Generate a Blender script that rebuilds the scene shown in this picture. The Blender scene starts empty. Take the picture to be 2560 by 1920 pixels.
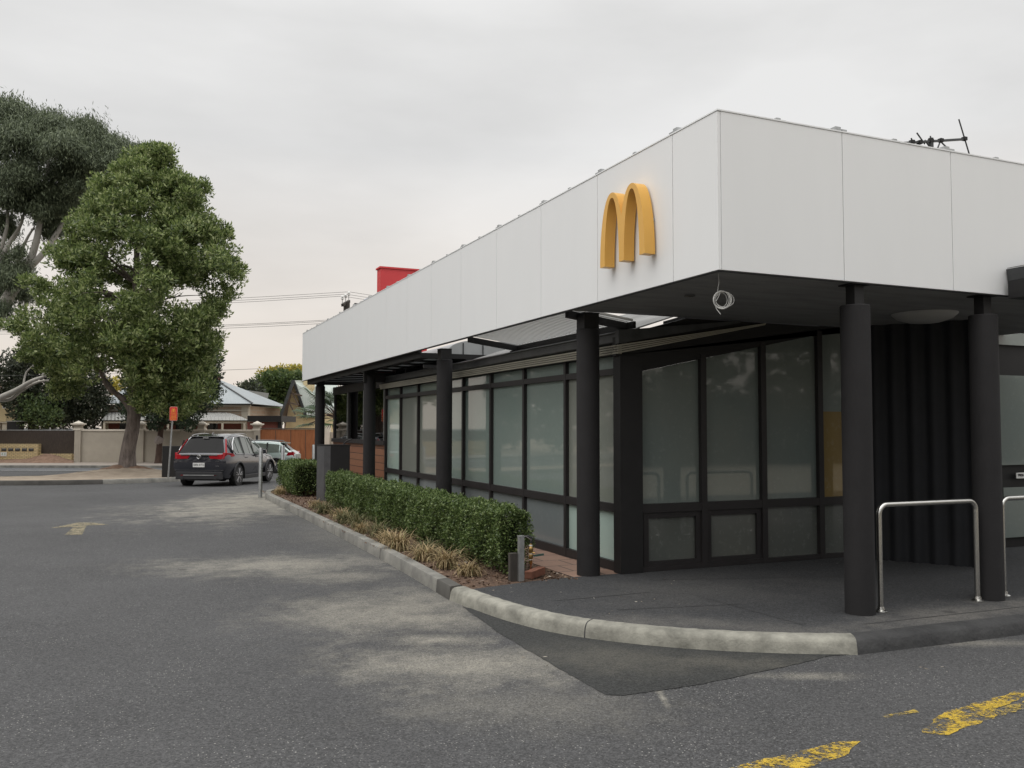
import bpy, bmesh, math, random
import numpy as np
from mathutils import Vector, Matrix
R = math.radians
random.seed(7); rng = np.random.default_rng(7)
S = bpy.context.scene
COL = S.collection

# ------------------------------------------------------------------ camera
FPX, YAW, PITCH, ROLL, CH = 2190.0, R(23.56), R(2.86), R(0.1), 1.8
SY, CY = math.sin(YAW), math.cos(YAW)
fwd0 = Vector((SY, CY, 0)); right0 = Vector((CY, -SY, 0)); up0 = Vector((0, 0, 1))
fwd = fwd0*math.cos(PITCH)+up0*math.sin(PITCH); up1 = -fwd0*math.sin(PITCH)+up0*math.cos(PITCH)
rt = right0*math.cos(ROLL)+up1*math.sin(ROLL); up2 = -right0*math.sin(ROLL)+up1*math.cos(ROLL)
cd = bpy.data.cameras.new("camera"); cam = bpy.data.objects.new("camera", cd); COL.objects.link(cam)
cd.sensor_width = 36; cd.lens = FPX/2560*36; cd.clip_end = 3000; cd.clip_start = 0.05
m = Matrix((rt, up2, -fwd)).transposed().to_4x4(); m.translation = (0, 0, CH); cam.matrix_world = m
S.camera = cam

def zg(D):            # the car park falls gently towards the street
    return -0.024*(min(max(D, 25.0), 46.0)-25.0)
def dof(x, y): return x*SY+y*CY
def LD(lat, D, z=0):  # street frame: lateral, distance
    return Vector((lat*CY+D*SY, -lat*SY+D*CY, z))
def UD(u, D, z=0): return LD((u-1280)/FPX*D, D, z)
def ZV(v, D): return CH+(1070-v)/FPX*D
def UV(u, v, D): return UD(u, D, ZV(v, D))
def G(u, v, z=0):     # flat ground near the camera
    d = rt*((u-1280)/FPX)+up2*((960-v)/FPX)+fwd
    t = (z-CH)/d.z
    return Vector((d.x*t, d.y*t, z))
def GY(u, v, y):
    d = rt*((u-1280)/FPX)+up2*((960-v)/FPX)+fwd; t = y/d.y
    return Vector((d.x*t, y, CH+d.z*t))

# ------------------------------------------------------------------ materials
def mat(name, col=(0.5, 0.5, 0.5), rough=0.6, metal=0.0, noise=0.0, nscale=8.0, bump=0.0, bscale=60.0, spec=0.5,
        col2=None, coat=0.0, detail=6, stretch=None, emit=None):
    m = bpy.data.materials.new(name); m.use_nodes = True
    nt = m.node_tree; b = nt.nodes['Principled BSDF']; L = nt.links
    b.inputs['Base Color'].default_value = (*col, 1); b.inputs['Roughness'].default_value = rough
    b.inputs['Metallic'].default_value = metal; b.inputs['Specular IOR Level'].default_value = spec
    if coat: b.inputs['Coat Weight'].default_value = coat; b.inputs['Coat Roughness'].default_value = 0.03
    tc = nt.nodes.new('ShaderNodeTexCoord'); src = tc.outputs['Object']
    if stretch:
        mp = nt.nodes.new('ShaderNodeMapping'); mp.inputs['Scale'].default_value = stretch
        L.new(src, mp.inputs['Vector']); src = mp.outputs['Vector']
    if noise or col2:
        n = nt.nodes.new('ShaderNodeTexNoise'); n.inputs['Scale'].default_value = nscale; n.inputs['Detail'].default_value = detail
        n.inputs['Roughness'].default_value = 0.65
        L.new(src, n.inputs['Vector'])
        rp = nt.nodes.new('ShaderNodeValToRGB'); rp.color_ramp.elements[0].position = 0.3; rp.color_ramp.elements[1].position = 0.7
        c2 = col2 or tuple(min(1, c*(1+noise)) for c in col); c1 = col if col2 else tuple(c*(1-noise) for c in col)
        rp.color_ramp.elements[0].color = (*c1, 1); rp.color_ramp.elements[1].color = (*c2, 1)
        L.new(n.outputs['Fac'], rp.inputs['Fac']); L.new(rp.outputs['Color'], b.inputs['Base Color'])
    if bump:
        n2 = nt.nodes.new('ShaderNodeTexNoise'); n2.inputs['Scale'].default_value = bscale; n2.inputs['Detail'].default_value = 5
        L.new(src, n2.inputs['Vector'])
        bp = nt.nodes.new('ShaderNodeBump'); bp.inputs['Strength'].default_value = bump; bp.inputs['Distance'].default_value = 0.02
        L.new(n2.outputs['Fac'], bp.inputs['Height']); L.new(bp.outputs['Normal'], b.inputs['Normal'])
    return m

class N:   # small node builder
    def __init__(s, m): s.nt = m.node_tree; s.b = s.nt.nodes.get('Principled BSDF')
    def node(s, t, **k):
        n = s.nt.nodes.new(t)
        for a, v in k.items():
            if hasattr(n, a) and not a[0].isupper(): setattr(n, a, v)
            else: n.inputs[a.replace('_', ' ')].default_value = v
        return n
    def link(s, a, b): s.nt.links.new(a, b)
    def math(s, op, a, b=None, clamp=False):
        n = s.nt.nodes.new('ShaderNodeMath'); n.operation = op; n.use_clamp = clamp
        for i, x in enumerate((a, b)):
            if x is None: continue
            if isinstance(x, (int, float)): n.inputs[i].default_value = x
            else: s.link(x, n.inputs[i])
        return n.outputs[0]
    def mix(s, f, a, b):
        n = s.nt.nodes.new('ShaderNodeMix'); n.data_type = 'RGBA'
        for i, x in ((0, f), (6, a), (7, b)):
            if isinstance(x, (int, float)): n.inputs[i].default_value = x
            elif isinstance(x, tuple): n.inputs[i].default_value = (*x, 1)
            else: s.link(x, n.inputs[i])
        return n.outputs[2]
    def noise(s, vec, sc, det=5, rough=0.6):
        n = s.nt.nodes.new('ShaderNodeTexNoise'); n.inputs['Scale'].default_value = sc; n.inputs['Detail'].default_value = det
        n.inputs['Roughness'].default_value = rough; s.link(vec, n.inputs['Vector']); return n.outputs['Fac']
    def ramp(s, f, lo, hi):
        n = s.nt.nodes.new('ShaderNodeMapRange'); n.inputs['From Min'].default_value = lo; n.inputs['From Max'].default_value = hi
        s.link(f, n.inputs['Value']); return n.outputs['Result']
    def bump(s, h, st, dist=0.01):
        n = s.nt.nodes.new('ShaderNodeBump'); n.inputs['Strength'].default_value = st; n.inputs['Distance'].default_value = dist
        s.link(h, n.inputs['Height']); s.link(n.outputs['Normal'], s.b.inputs['Normal'])

def asphalt(name, base, dust, speck=0.5, blobs=(), crack=True):
    m = mat(name, base, 0.9, spec=0.3); k = N(m)
    tc = k.node('ShaderNodeTexCoord').outputs['Object']
    big = k.noise(tc, 0.35, 6, 0.6); mid = k.noise(tc, 2.2, 6, 0.7); fine = k.noise(tc, 90, 3, 0.7); fine2 = k.noise(tc, 35, 4, 0.8)
    dk = tuple(c*0.72 for c in base); lt = tuple(c*1.3 for c in base)
    c = k.mix(k.ramp(big, 0.35, 0.65), dk, lt)
    c = k.mix(k.math('MULTIPLY', k.ramp(mid, 0.4, 0.7), 0.4), c, tuple(x*1.25 for x in base))
    c = k.mix(k.math('MULTIPLY', k.ramp(fine, 0.42, 0.58), 0.6), c, tuple(x*0.4 for x in base))
    c = k.mix(k.math('MULTIPLY', k.ramp(fine2, 0.5, 0.66), 0.5), c, tuple(x*2.2 for x in base))
    st_ = k.node('ShaderNodeTexVoronoi', Scale=105.0); k.link(tc, st_.inputs['Vector'])
    ss_ = k.node('ShaderNodeSeparateColor'); k.link(st_.outputs['Color'], ss_.inputs[0]); stone = ss_.outputs[0]
    sv_ = k.node('ShaderNodeTexVoronoi', Scale=52.0); k.link(tc, sv_.inputs['Vector'])
    s2_ = k.node('ShaderNodeSeparateColor'); k.link(sv_.outputs['Color'], s2_.inputs[0])
    c = k.mix(k.math('MULTIPLY', k.ramp(stone, 0.55, 1.0), 0.55), c, tuple(x*1.9 for x in base))
    c = k.mix(k.math('MULTIPLY', k.ramp(stone, 0.40, 0.0), 0.6), c, tuple(x*0.45 for x in base))
    c = k.mix(k.math('MULTIPLY', k.ramp(s2_.outputs[0], 0.7, 1.0), 0.35), c, tuple(x*1.8 for x in base))
    # dusty, worn patches with their own outline
    xyz = k.node('ShaderNodeSeparateXYZ'); k.link(tc, xyz.inputs[0])
    tot = None
    wob = k.noise(tc, 0.9, 7, 0.72); wob2 = k.noise(tc, 3.0, 6, 0.75)
    for (cx, cy, rx, ry, ang, w) in blobs:
        ca, sa = math.cos(ang), math.sin(ang)
        dx = k.math('SUBTRACT', xyz.outputs[0], cx); dy = k.math('SUBTRACT', xyz.outputs[1], cy)
        a = k.math('DIVIDE', k.math('ADD', k.math('MULTIPLY', dx, ca), k.math('MULTIPLY', dy, sa)), rx)
        b = k.math('DIVIDE', k.math('SUBTRACT', k.math('MULTIPLY', dy, ca), k.math('MULTIPLY', dx, sa)), ry)
        d = k.math('SQRT', k.math('ADD', k.math('MULTIPLY', a, a), k.math('MULTIPLY', b, b)))
        d = k.math('ADD', d, k.math('ADD', k.math('MULTIPLY', k.math('SUBTRACT', wob, 0.5), 2.6), k.math('MULTIPLY', k.math('SUBTRACT', wob2, 0.5), 2.2)))
        v = k.node('ShaderNodeMapRange', interpolation_type='SMOOTHSTEP'); v.inputs['From Min'].default_value = 1.5; v.inputs['From Max'].default_value = -0.2
        v.inputs['To Max'].default_value = w
        k.link(d, v.inputs['Value'])
        tot = v.outputs['Result'] if tot is None else k.math('MAXIMUM', tot, v.outputs['Result'])
    if tot is not None:
        f = k.math('MULTIPLY', tot, k.math('ADD', 0.35, k.math('MULTIPLY', k.ramp(stone, 0.15, 0.7), 0.65)), True)
        f2 = k.math('MULTIPLY', f, k.ramp(k.noise(tc, 7, 7, 0.8), 0.38, 0.6), True)
        f = k.math('ADD', k.math('MULTIPLY', tot, 0.20), k.math('ADD', k.math('MULTIPLY', f, 0.38), k.math('MULTIPLY', f2, 0.30)), True)
        c = k.mix(f, c, dust)
    if blobs:
        vs_ = k.node('ShaderNodeTexVoronoi', Scale=1.3); k.link(tc, vs_.inputs['Vector'])
        sp_ = k.node('ShaderNodeSeparateColor'); k.link(vs_.outputs['Color'], sp_.inputs[0])
        dd_ = k.math('ADD', vs_.outputs['Distance'], k.math('MULTIPLY', k.math('SUBTRACT', k.noise(tc, 12, 4), 0.5), 0.12))
        m_ = k.math('MULTIPLY', k.ramp(dd_, 0.11, 0.05), k.math('GREATER_THAN', sp_.outputs[0], 0.72), True)
        c = k.mix(k.math('MULTIPLY', m_, 0.55), c, tuple(x*0.45 for x in base))
        vg = k.node('ShaderNodeTexVoronoi', Scale=4.5); k.link(tc, vg.inputs['Vector'])
        sg_ = k.node('ShaderNodeSeparateColor'); k.link(vg.outputs['Color'], sg_.inputs[0])
        m2 = k.math('MULTIPLY', k.math('LESS_THAN', vg.outputs['Distance'], 0.06), k.math('GREATER_THAN', sg_.outputs[0], 0.8))
        c = k.mix(k.math('MULTIPLY', m2, 0.6), c, tuple(x*2.1 for x in base))
    # pale aggregate chips
    if speck:
        vor = k.node('ShaderNodeTexVoronoi', Scale=70.0); k.link(tc, vor.inputs['Vector'])
        sep = k.node('ShaderNodeSeparateColor'); k.link(vor.outputs['Color'], sep.inputs[0])
        near = k.math('LESS_THAN', vor.outputs['Distance'], 0.34)
        pick = k.math('GREATER_THAN', sep.outputs[0], 0.90)
        dens = k.ramp(k.noise(tc, 1.1, 4), 0.3, 0.65)
        f = k.math('MULTIPLY', k.math('MULTIPLY', near, pick), k.math('MULTIPLY', dens, speck))
        c = k.mix(f, c, (0.42, 0.41, 0.38))
        near2 = k.math('MULTIPLY', k.math('LESS_THAN', sep.outputs[1], 0.10), near)
        c = k.mix(k.math('MULTIPLY', near2, 0.6), c, tuple(x*0.25 for x in base))
    k.link(c, k.b.inputs['Base Color'])
    k.bump(k.math('ADD', fine, k.math('MULTIPLY', fine2, 0.7)), 0.7, 0.008)
    return m

def paint_mat(name, col, cover=0.55, under=(0.075, 0.075, 0.077)):
    """worn road paint over asphalt"""
    m = mat(name, col, 0.8, spec=0.3); k = N(m); tc = k.node('ShaderNodeTexCoord').outputs['Object']
    n = k.noise(tc, 45, 6, 0.8); n2 = k.noise(tc, 6, 4, 0.7)
    f = k.ramp(k.math('ADD', n, k.math('MULTIPLY', k.math('SUBTRACT', n2, 0.5), 0.9)), 0.58-cover*0.35, 0.74-cover*0.35)
    f = k.math('MULTIPLY', k.math('MINIMUM', f, 1.0, True), k.ramp(k.noise(tc, 130, 3, 0.7), 0.25, 0.5), True)
    f = k.math('MULTIPLY', f, 0.85)
    k.link(k.mix(k.ramp(k.noise(tc, 15, 4), 0.3, 0.7), tuple(x*0.75 for x in col), col), k.b.inputs['Base Color'])
    tr = k.nt.nodes.new('ShaderNodeBsdfTransparent'); mx = k.nt.nodes.new('ShaderNodeMixShader'); k.link(f, mx.inputs[0])
    k.link(tr.outputs[0], mx.inputs[1]); k.link(k.b.outputs[0], mx.inputs[2]); k.link(mx.outputs[0], k.nt.nodes['Material Output'].inputs['Surface'])
    k.bump(n, 0.5, 0.006)
    return m

def brick_mat(name, c1, c2, mortar, bw=0.23, bh=0.086, axis='x', rough=0.85, ms=0.012, vary=0.0):
    m = mat(name, c1, rough); k = N(m); tc = k.node('ShaderNodeTexCoord').outputs['Object']
    s = k.node('ShaderNodeSeparateXYZ'); k.link(tc, s.inputs[0]); cb = k.node('ShaderNodeCombineXYZ')
    if axis == 'g': k.link(s.outputs[0], cb.inputs[0]); k.link(s.outputs[1], cb.inputs[1])
    else: k.link(s.outputs[0 if axis == 'x' else 1], cb.inputs[0]); k.link(s.outputs[2], cb.inputs[1])
    br = k.node('ShaderNodeTexBrick', Scale=1.0); br.inputs['Brick Width'].default_value = bw; br.inputs['Row Height'].default_value = bh
    br.inputs['Mortar Size'].default_value = ms
    br.inputs['Color1'].default_value = (*c1, 1); br.inputs['Color2'].default_value = (*c2, 1); br.inputs['Mortar'].default_value = (*mortar, 1)
    k.link(cb.outputs[0], br.inputs['Vector'])
    c = k.mix(k.math('MULTIPLY', k.ramp(k.noise(tc, 9, 5, 0.7), 0.35, 0.75), 0.5), br.outputs['Color'], tuple(x*0.6 for x in c1))
    k.link(c, k.b.inputs['Base Color'])
    k.bump(k.math('SUBTRACT', 1.0, br.outputs['Fac']), 0.5, 0.006)
    return m

def corrug_mat(name, col, col2, axis=0, freq=13.0, bumpst=1.0, rough=0.45, metal=0.3):
    m = mat(name, col, rough, metal); k = N(m); tc = k.node('ShaderNodeTexCoord').outputs['Object']
    s = k.node('ShaderNodeSeparateXYZ'); k.link(tc, s.inputs[0])
    w = k.math('SINE', k.math('MULTIPLY', s.outputs[axis], freq*6.283))
    k.link(k.mix(k.ramp(k.noise(tc, 1.3, 5, 0.7), 0.35, 0.7), col, col2), k.b.inputs['Base Color'])
    k.bump(w, bumpst, 0.02)
    return m

def leaf_mat(name, stops, trans=0.25, rough=0.5, spec=0.4):
    m = bpy.data.materials.new(name); m.use_nodes = True; nt = m.node_tree; L = nt.links
    b = nt.nodes['Principled BSDF']; b.inputs['Roughness'].default_value = rough; b.inputs['Specular IOR Level'].default_value = spec
    g = nt.nodes.new('ShaderNodeNewGeometry'); rp = nt.nodes.new('ShaderNodeValToRGB')
    els = rp.color_ramp.elements
    for i, (p, c) in enumerate(stops):
        e = els[i] if i < 2 else els.new(p)
        e.position = p; e.color = (*c, 1)
    L.new(g.outputs['Random Per Island'], rp.inputs['Fac']); L.new(rp.outputs['Color'], b.inputs['Base Color'])
    t = nt.nodes.new('ShaderNodeBsdfTranslucent'); L.new(rp.outputs['Color'], t.inputs['Color'])
    mx = nt.nodes.new('ShaderNodeMixShader'); mx.inputs[0].default_value = trans
    L.new(b.outputs[0], mx.inputs[1]); L.new(t.outputs[0], mx.inputs[2])
    L.new(mx.outputs[0], nt.nodes['Material Output'].inputs['Surface'])
    return m

def frost_mat(name, col, col2, spec=0.5, rough=0.45, coatr=0.03):
    m = mat(name, col, rough, coat=1.0, spec=0.3); k = N(m); tc = k.node('ShaderNodeTexCoord').outputs['Object']
    k.b.inputs['Coat Roughness'].default_value = coatr
    n = k.noise(tc, 0.8, 4, 0.5)
    c = k.mix(k.ramp(n, 0.3, 0.7), col, col2)
    st = k.noise(tc, 14, 5, 0.75)
    c = k.mix(k.math('MULTIPLY', k.ramp(st, 0.55, 0.8), 0.25), c, (0.4, 0.42, 0.4))
    k.link(c, k.b.inputs['Base Color'])
    return m

def clear_glass(name, tint=(0.75, 0.8, 0.8)):
    m = bpy.data.materials.new(name); m.use_nodes = True; nt = m.node_tree
    nt.nodes.remove(nt.nodes['Principled BSDF']); L = nt.links
    t = nt.nodes.new('ShaderNodeBsdfTransparent'); t.inputs[0].default_value = (*tint, 1)
    g = nt.nodes.new('ShaderNodeBsdfGlossy'); g.inputs['Roughness'].default_value = 0.01
    f = nt.nodes.new('ShaderNodeFresnel'); f.inputs[0].default_value = 1.5
    x = nt.nodes.new('ShaderNodeMixShader'); L.new(f.outputs[0], x.inputs[0]); L.new(t.outputs[0], x.inputs[1]); L.new(g.outputs[0], x.inputs[2])
    L.new(x.outputs[0], nt.nodes['Material Output'].inputs['Surface']); return m

M = {}
M['black'] = mat('black_paint', (0.014, 0.0135, 0.014), 0.55, noise=0.15, nscale=3, bump=0.08, bscale=120, spec=0.35)
M['column'] = mat('column_charcoal', (0.021, 0.020, 0.021), 0.75, noise=0.12, nscale=4, bump=0.35, bscale=160, spec=0.3)
M['frame'] = mat('charcoal_window_frame', (0.022, 0.0195, 0.020), 0.5, noise=0.2, nscale=2.5, spec=0.4)
M['soffit'] = mat('charcoal_soffit', (0.25, 0.25, 0.25), 0.8, noise=0.22, nscale=1.3, bump=0.25, bscale=90, stretch=(1, 4, 1))
M['panel'] = mat('white_cladding', (0.79, 0.80, 0.805), 0.42, noise=0.012, nscale=1.3, spec=0.4, stretch=(2, 2, 0.5))
M['panel_back'] = mat('dark_backing', (0.03, 0.03, 0.03), 0.8)
M['galv'] = mat('galvanised_steel', (0.42, 0.43, 0.43), 0.42, 0.75, noise=0.2, nscale=12)
M['steel'] = mat('brushed_steel', (0.62, 0.61, 0.58), 0.24, 1.0, noise=0.06, nscale=40, bump=0.04, bscale=200)
M['yellow'] = mat('golden_yellow_acrylic', (0.72, 0.40, 0.085), 0.4, spec=0.45, noise=0.04, nscale=3)
M['red'] = mat('red_cladding', (0.62, 0.05, 0.055), 0.5, noise=0.08, nscale=1.0)
M['gutter'] = mat('charcoal_gutter', (0.055, 0.058, 0.06), 0.4, 0.2, noise=0.3, nscale=5)
M['cream'] = mat('cream_batten', (0.42, 0.40, 0.33), 0.6, noise=0.08, nscale=5)
M['roof_grey'] = corrug_mat('weathered_grey_roof', (0.24, 0.24, 0.235), (0.13, 0.13, 0.125), 1, 6, 0.3, 0.95, 0.0)
M['roof_dirty'] = mat('lichen_stained_roof', (0.13, 0.13, 0.125), 0.9, noise=0.5, nscale=18, bump=0.5, bscale=30)
M['slat'] = mat('grey_aluminium_slat', (0.80, 0.80, 0.78), 0.5, 0.0)
M['frost_teal'] = frost_mat('frosted_teal_glass', (0.17, 0.225, 0.205), (0.205, 0.25, 0.23))
M['frost_tan'] = frost_mat('frosted_grey_glass', (0.185, 0.205, 0.18), (0.225, 0.235, 0.205))
M['frost_mint'] = frost_mat('frosted_mint_glass', (0.36, 0.47, 0.43), (0.42, 0.52, 0.47))
M['frost_low'] = frost_mat('frosted_blue_grey_glass', (0.15, 0.175, 0.18), (0.18, 0.20, 0.20))
M['frost_dark'] = frost_mat('grey_green_frosted_glass', (0.15, 0.185, 0.175), (0.18, 0.205, 0.185), coatr=0.035)  # muted grey-green tint for the front and entrance panes
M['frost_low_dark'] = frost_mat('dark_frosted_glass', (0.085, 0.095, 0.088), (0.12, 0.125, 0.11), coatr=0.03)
M['frost_ochre'] = frost_mat('ochre_backed_glass', (0.22, 0.15, 0.04), (0.20, 0.14, 0.05))
M['timber'] = brick_mat('timber_look_cladding', (0.26, 0.12, 0.065), (0.23, 0.10, 0.055), (0.03, 0.015, 0.01), 3.5, 0.165, 'y', 0.6, 0.008)
M['glass'] = clear_glass('clear_glass')
M['wire'] = mat('pale_grey_cable', (0.60, 0.60, 0.58), 0.5)
M['black_wire'] = mat('dark_cable', (0.03, 0.03, 0.03), 0.6)
M['kerb'] = mat('pale_concrete_kerb', (0.13, 0.127, 0.108), 0.9, col2=(0.36, 0.35, 0.30), nscale=4.5, detail=12, bump=0.25, bscale=60)
M['kerb_grey'] = mat('grey_concrete_kerb', (0.12, 0.118, 0.108), 0.9, col2=(0.29, 0.28, 0.25), nscale=2.4, detail=10, bump=0.4, bscale=45)
M['kerb_stain'] = mat('stained_kerb', (0.03, 0.028, 0.026), 0.9, col2=(0.10, 0.095, 0.085), nscale=1.2, detail=8)
M['kerb_dark'] = mat('dark_kerb', (0.018, 0.018, 0.019), 0.8, col2=(0.05, 0.05, 0.05), nscale=3, detail=8, bump=0.5, bscale=25)
M['soil'] = mat('mulch_soil', (0.06, 0.035, 0.024), 1.0, col2=(0.16, 0.10, 0.065), nscale=9, detail=12, bump=1.0, bscale=45)
M['paver'] = brick_mat('terracotta_paver', (0.30, 0.19, 0.14), (0.24, 0.15, 0.115), (0.08, 0.06, 0.05), 0.42, 0.42, 'g', 0.85, 0.012)
M['verge'] = mat('dry_dirt_verge', (0.20, 0.155, 0.115), 1.0, col2=(0.36, 0.30, 0.23), nscale=1.6, detail=12, bump=0.6, bscale=12)
M['mound'] = mat('bark_dirt_mound', (0.12, 0.07, 0.045), 1.0, col2=(0.26, 0.17, 0.12), nscale=5, detail=12, bump=0.8, bscale=14)
M['footpath'] = mat('street_footpath', (0.22, 0.19, 0.165), 0.95, col2=(0.33, 0.29, 0.25), nscale=3, detail=10)
M['render'] = mat('beige_rendered_wall', (0.40, 0.36, 0.30), 0.9, noise=0.10, nscale=1.2, bump=0.3, bscale=25)
M['render_cap'] = mat('pale_cream_coping', (0.62, 0.57, 0.49), 0.85, noise=0.08, nscale=3)
M['brush'] = mat('brushwood', (0.035, 0.028, 0.024), 1.0, col2=(0.075, 0.058, 0.048), nscale=9, stretch=(6, 6, 0.5), bump=0.8, bscale=20)
M['cream_brick'] = brick_mat('cream_brick', (0.66, 0.53, 0.29), (0.58, 0.44, 0.23), (0.20, 0.16, 0.11), 0.24, 0.09, 'x')
M['rust'] = mat('rusted_steel_sheet', (0.20, 0.065, 0.022), 0.8, col2=(0.32, 0.12, 0.045), nscale=1.4, detail=10, stretch=(5, 5, 1))
M['redbrick'] = brick_mat('red_brick', (0.22, 0.055, 0.04), (0.17, 0.045, 0.035), (0.13, 0.09, 0.08), 0.24, 0.09, 'x')
M['sandstone'] = brick_mat('sandstone', (0.40, 0.29, 0.21), (0.46, 0.36, 0.27), (0.42, 0.38, 0.31), 0.5, 0.28, 'x', ms=0.03)
M['quoin'] = mat('cream_quoin', (0.50, 0.46, 0.38), 0.85, noise=0.07, nscale=3)
M['roof_steel'] = corrug_mat('blue_grey_steel_roof', (0.26, 0.29, 0.30), (0.32, 0.35, 0.36), 0, 4.0, 0.25, 0.5, 0.2)
M['roof_ver'] = corrug_mat('verandah_steel_roof', (0.30, 0.30, 0.28), (0.22, 0.22, 0.21), 0, 4.2, 1.0, 0.5, 0.2)
M['cream_wall'] = mat('yellow_cream_render', (0.58, 0.48, 0.29), 0.9, noise=0.12, nscale=0.7)
M['pale_roof'] = corrug_mat('pale_green_grey_roof', (0.42, 0.47, 0.44), (0.50, 0.55, 0.51), 0, 5, 0.25, 0.6, 0.0)
M['eave_dark'] = mat('brown_timber_eave', (0.09, 0.065, 0.05), 0.8, noise=0.2, nscale=4)
M['window_dark'] = mat('dark_window', (0.01, 0.012, 0.014), 0.08, spec=0.6)
M['bark'] = mat('grey_brown_bark', (0.075, 0.062, 0.055), 1.0, col2=(0.26, 0.22, 0.20), nscale=5, detail=10, stretch=(2.2, 2.2, 0.5), bump=0.9, bscale=9)
M['bark_dark'] = mat('dark_brown_bark', (0.045, 0.030, 0.024), 1.0, col2=(0.11, 0.07, 0.055), nscale=6, stretch=(2, 2, 0.5), bump=0.8, bscale=9)
M['bark_pale'] = mat('pale_gum_bark', (0.25, 0.235, 0.205), 0.85, col2=(0.47, 0.45, 0.41), nscale=1.4, detail=8, stretch=(1, 1, 0.5), bump=0.4, bscale=5)
M['asphalt2'] = asphalt('street_asphalt', (0.085, 0.088, 0.092), (0.2, 0.2, 0.18), 0.0)
M['patio'] = asphalt('dark_bitumen_apron', (0.044, 0.045, 0.047), (0.17, 0.16, 0.145), 0.0, [(6.9, 5.72, 2.2, 0.35, 0, 1.0), (4.6, 6.25, 1.6, 0.35, -0.6, 0.7), (5.5, 7.6, 1.5, 0.8, 0, 0.3)])
M['patch'] = asphalt('fresh_asphalt_patch', (0.034, 0.035, 0.034), (0.15, 0.14, 0.115), 0.0, [(3.5, 6.0, 0.8, 0.45, -0.9, 0.5), (4.2, 5.6, 0.8, 0.25, -0.5, 0.6)])
M['leaf_main'] = leaf_mat('broad_leaf_green', [(0.0, (0.052, 0.082, 0.028)), (0.45, (0.145, 0.200, 0.062)), (0.75, (0.27, 0.335, 0.115)), (0.97, (0.45, 0.50, 0.25))], 0.4, 0.4)
M['leaf_small'] = leaf_mat('dark_small_leaf', [(0.0, (0.010, 0.018, 0.010)), (0.6, (0.028, 0.048, 0.022)), (1.0, (0.07, 0.10, 0.05))], 0.2)
M['leaf_gum'] = leaf_mat('grey_green_gum_leaf', [(0.0, (0.052, 0.070, 0.040)), (0.6, (0.120, 0.150, 0.085)), (1.0, (0.23, 0.27, 0.165))], 0.2, 0.6)
M['leaf_hedge'] = leaf_mat('hedge_leaf', [(0.0, (0.036, 0.060, 0.020)), (0.5, (0.105, 0.160, 0.048)), (0.85, (0.20, 0.27, 0.09)), (1.0, (0.32, 0.38, 0.18))], 0.25, 0.38)
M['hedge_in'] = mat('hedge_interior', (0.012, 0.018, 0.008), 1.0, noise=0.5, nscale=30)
M['leaf_far'] = leaf_mat('far_green_leaf', [(0.0, (0.035, 0.060, 0.022)), (0.6, (0.080, 0.125, 0.040)), (1.0, (0.14, 0.18, 0.06))], 0.25)
M['leaf_far_dark'] = leaf_mat('far_dark_leaf', [(0.0, (0.022, 0.030, 0.018)), (0.7, (0.052, 0.064, 0.038)), (1.0, (0.10, 0.115, 0.07))], 0.2)
M['leaf_yellow'] = leaf_mat('yellow_flush_leaf', [(0.0, (0.20, 0.20, 0.03)), (0.6, (0.42, 0.36, 0.06)), (1.0, (0.60, 0.50, 0.12))], 0.3)
M['leaf_palm'] = leaf_mat('palm_frond', [(0.0, (0.016, 0.035, 0.014)), (0.7, (0.045, 0.085, 0.03)), (1.0, (0.10, 0.15, 0.05))], 0.2)
M['straw'] = leaf_mat('straw_blade', [(0.0, (0.13, 0.10, 0.045)), (0.35, (0.30, 0.22, 0.11)), (0.8, (0.52, 0.40, 0.23)), (1.0, (0.16, 0.18, 0.07))], 0.2, 0.7)
M['straw_green'] = leaf_mat('half_dry_blade', [(0.0, (0.07, 0.085, 0.035)), (0.5, (0.14, 0.14, 0.06)), (1.0, (0.27, 0.22, 0.11))], 0.2, 0.7)
M['chips'] = leaf_mat('bark_chip', [(0.0, (0.05, 0.03, 0.02)), (0.6, (0.14, 0.085, 0.055)), (0.95, (0.28, 0.20, 0.14)), (1.0, (0.5, 0.45, 0.38))], 0.0, 0.9)
M['litter'] = leaf_mat('twig_litter', [(0.0, (0.16, 0.13, 0.10)), (0.6, (0.30, 0.26, 0.21)), (1.0, (0.6, 0.58, 0.52))], 0.0, 0.9)
M['brass'] = mat('brass_tap', (0.55, 0.36, 0.14), 0.3, 1.0)
M['copper'] = mat('copper_pipe', (0.40, 0.17, 0.09), 0.4, 1.0)
M['white'] = mat('white_plastic', (0.75, 0.75, 0.73), 0.5)
M['green_plastic'] = mat('dark_green_handle', (0.03, 0.07, 0.06), 0.5)
M['blue'] = mat('blue_film', (0.06, 0.22, 0.55), 0.4)
M['blue_light'] = mat('pale_blue_film', (0.20, 0.42, 0.75), 0.4)
M['car_grey'] = mat('metallic_gunmetal_paint', (0.030, 0.031, 0.040), 0.25, 0.35, coat=1.0, noise=0.03, nscale=2)
M['car_mint'] = mat('pale_mint_car_paint', (0.36, 0.44, 0.42), 0.3, 0.3, coat=1.0, noise=0.03, nscale=2)
M['car_black'] = mat('black_car_paint', (0.01, 0.01, 0.012), 0.3, coat=1.0)
M['car_glass'] = mat('car_window_tint', (0.004, 0.004, 0.005), 0.04, spec=0.12)
M['car_glass_side'] = mat('car_side_window', (0.12, 0.14, 0.125), 0.05, spec=0.5, coat=0.3)
M['tyre'] = mat('black_rubber', (0.014, 0.014, 0.014), 0.85, noise=0.2, nscale=20)
M['trim'] = mat('dark_plastic_trim', (0.022, 0.022, 0.024), 0.6)
M['chrome'] = mat('chrome', (0.75, 0.75, 0.76), 0.12, 1.0)
M['alloy'] = mat('alloy_spoke', (0.6, 0.6, 0.61), 0.35, 0.5)
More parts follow.
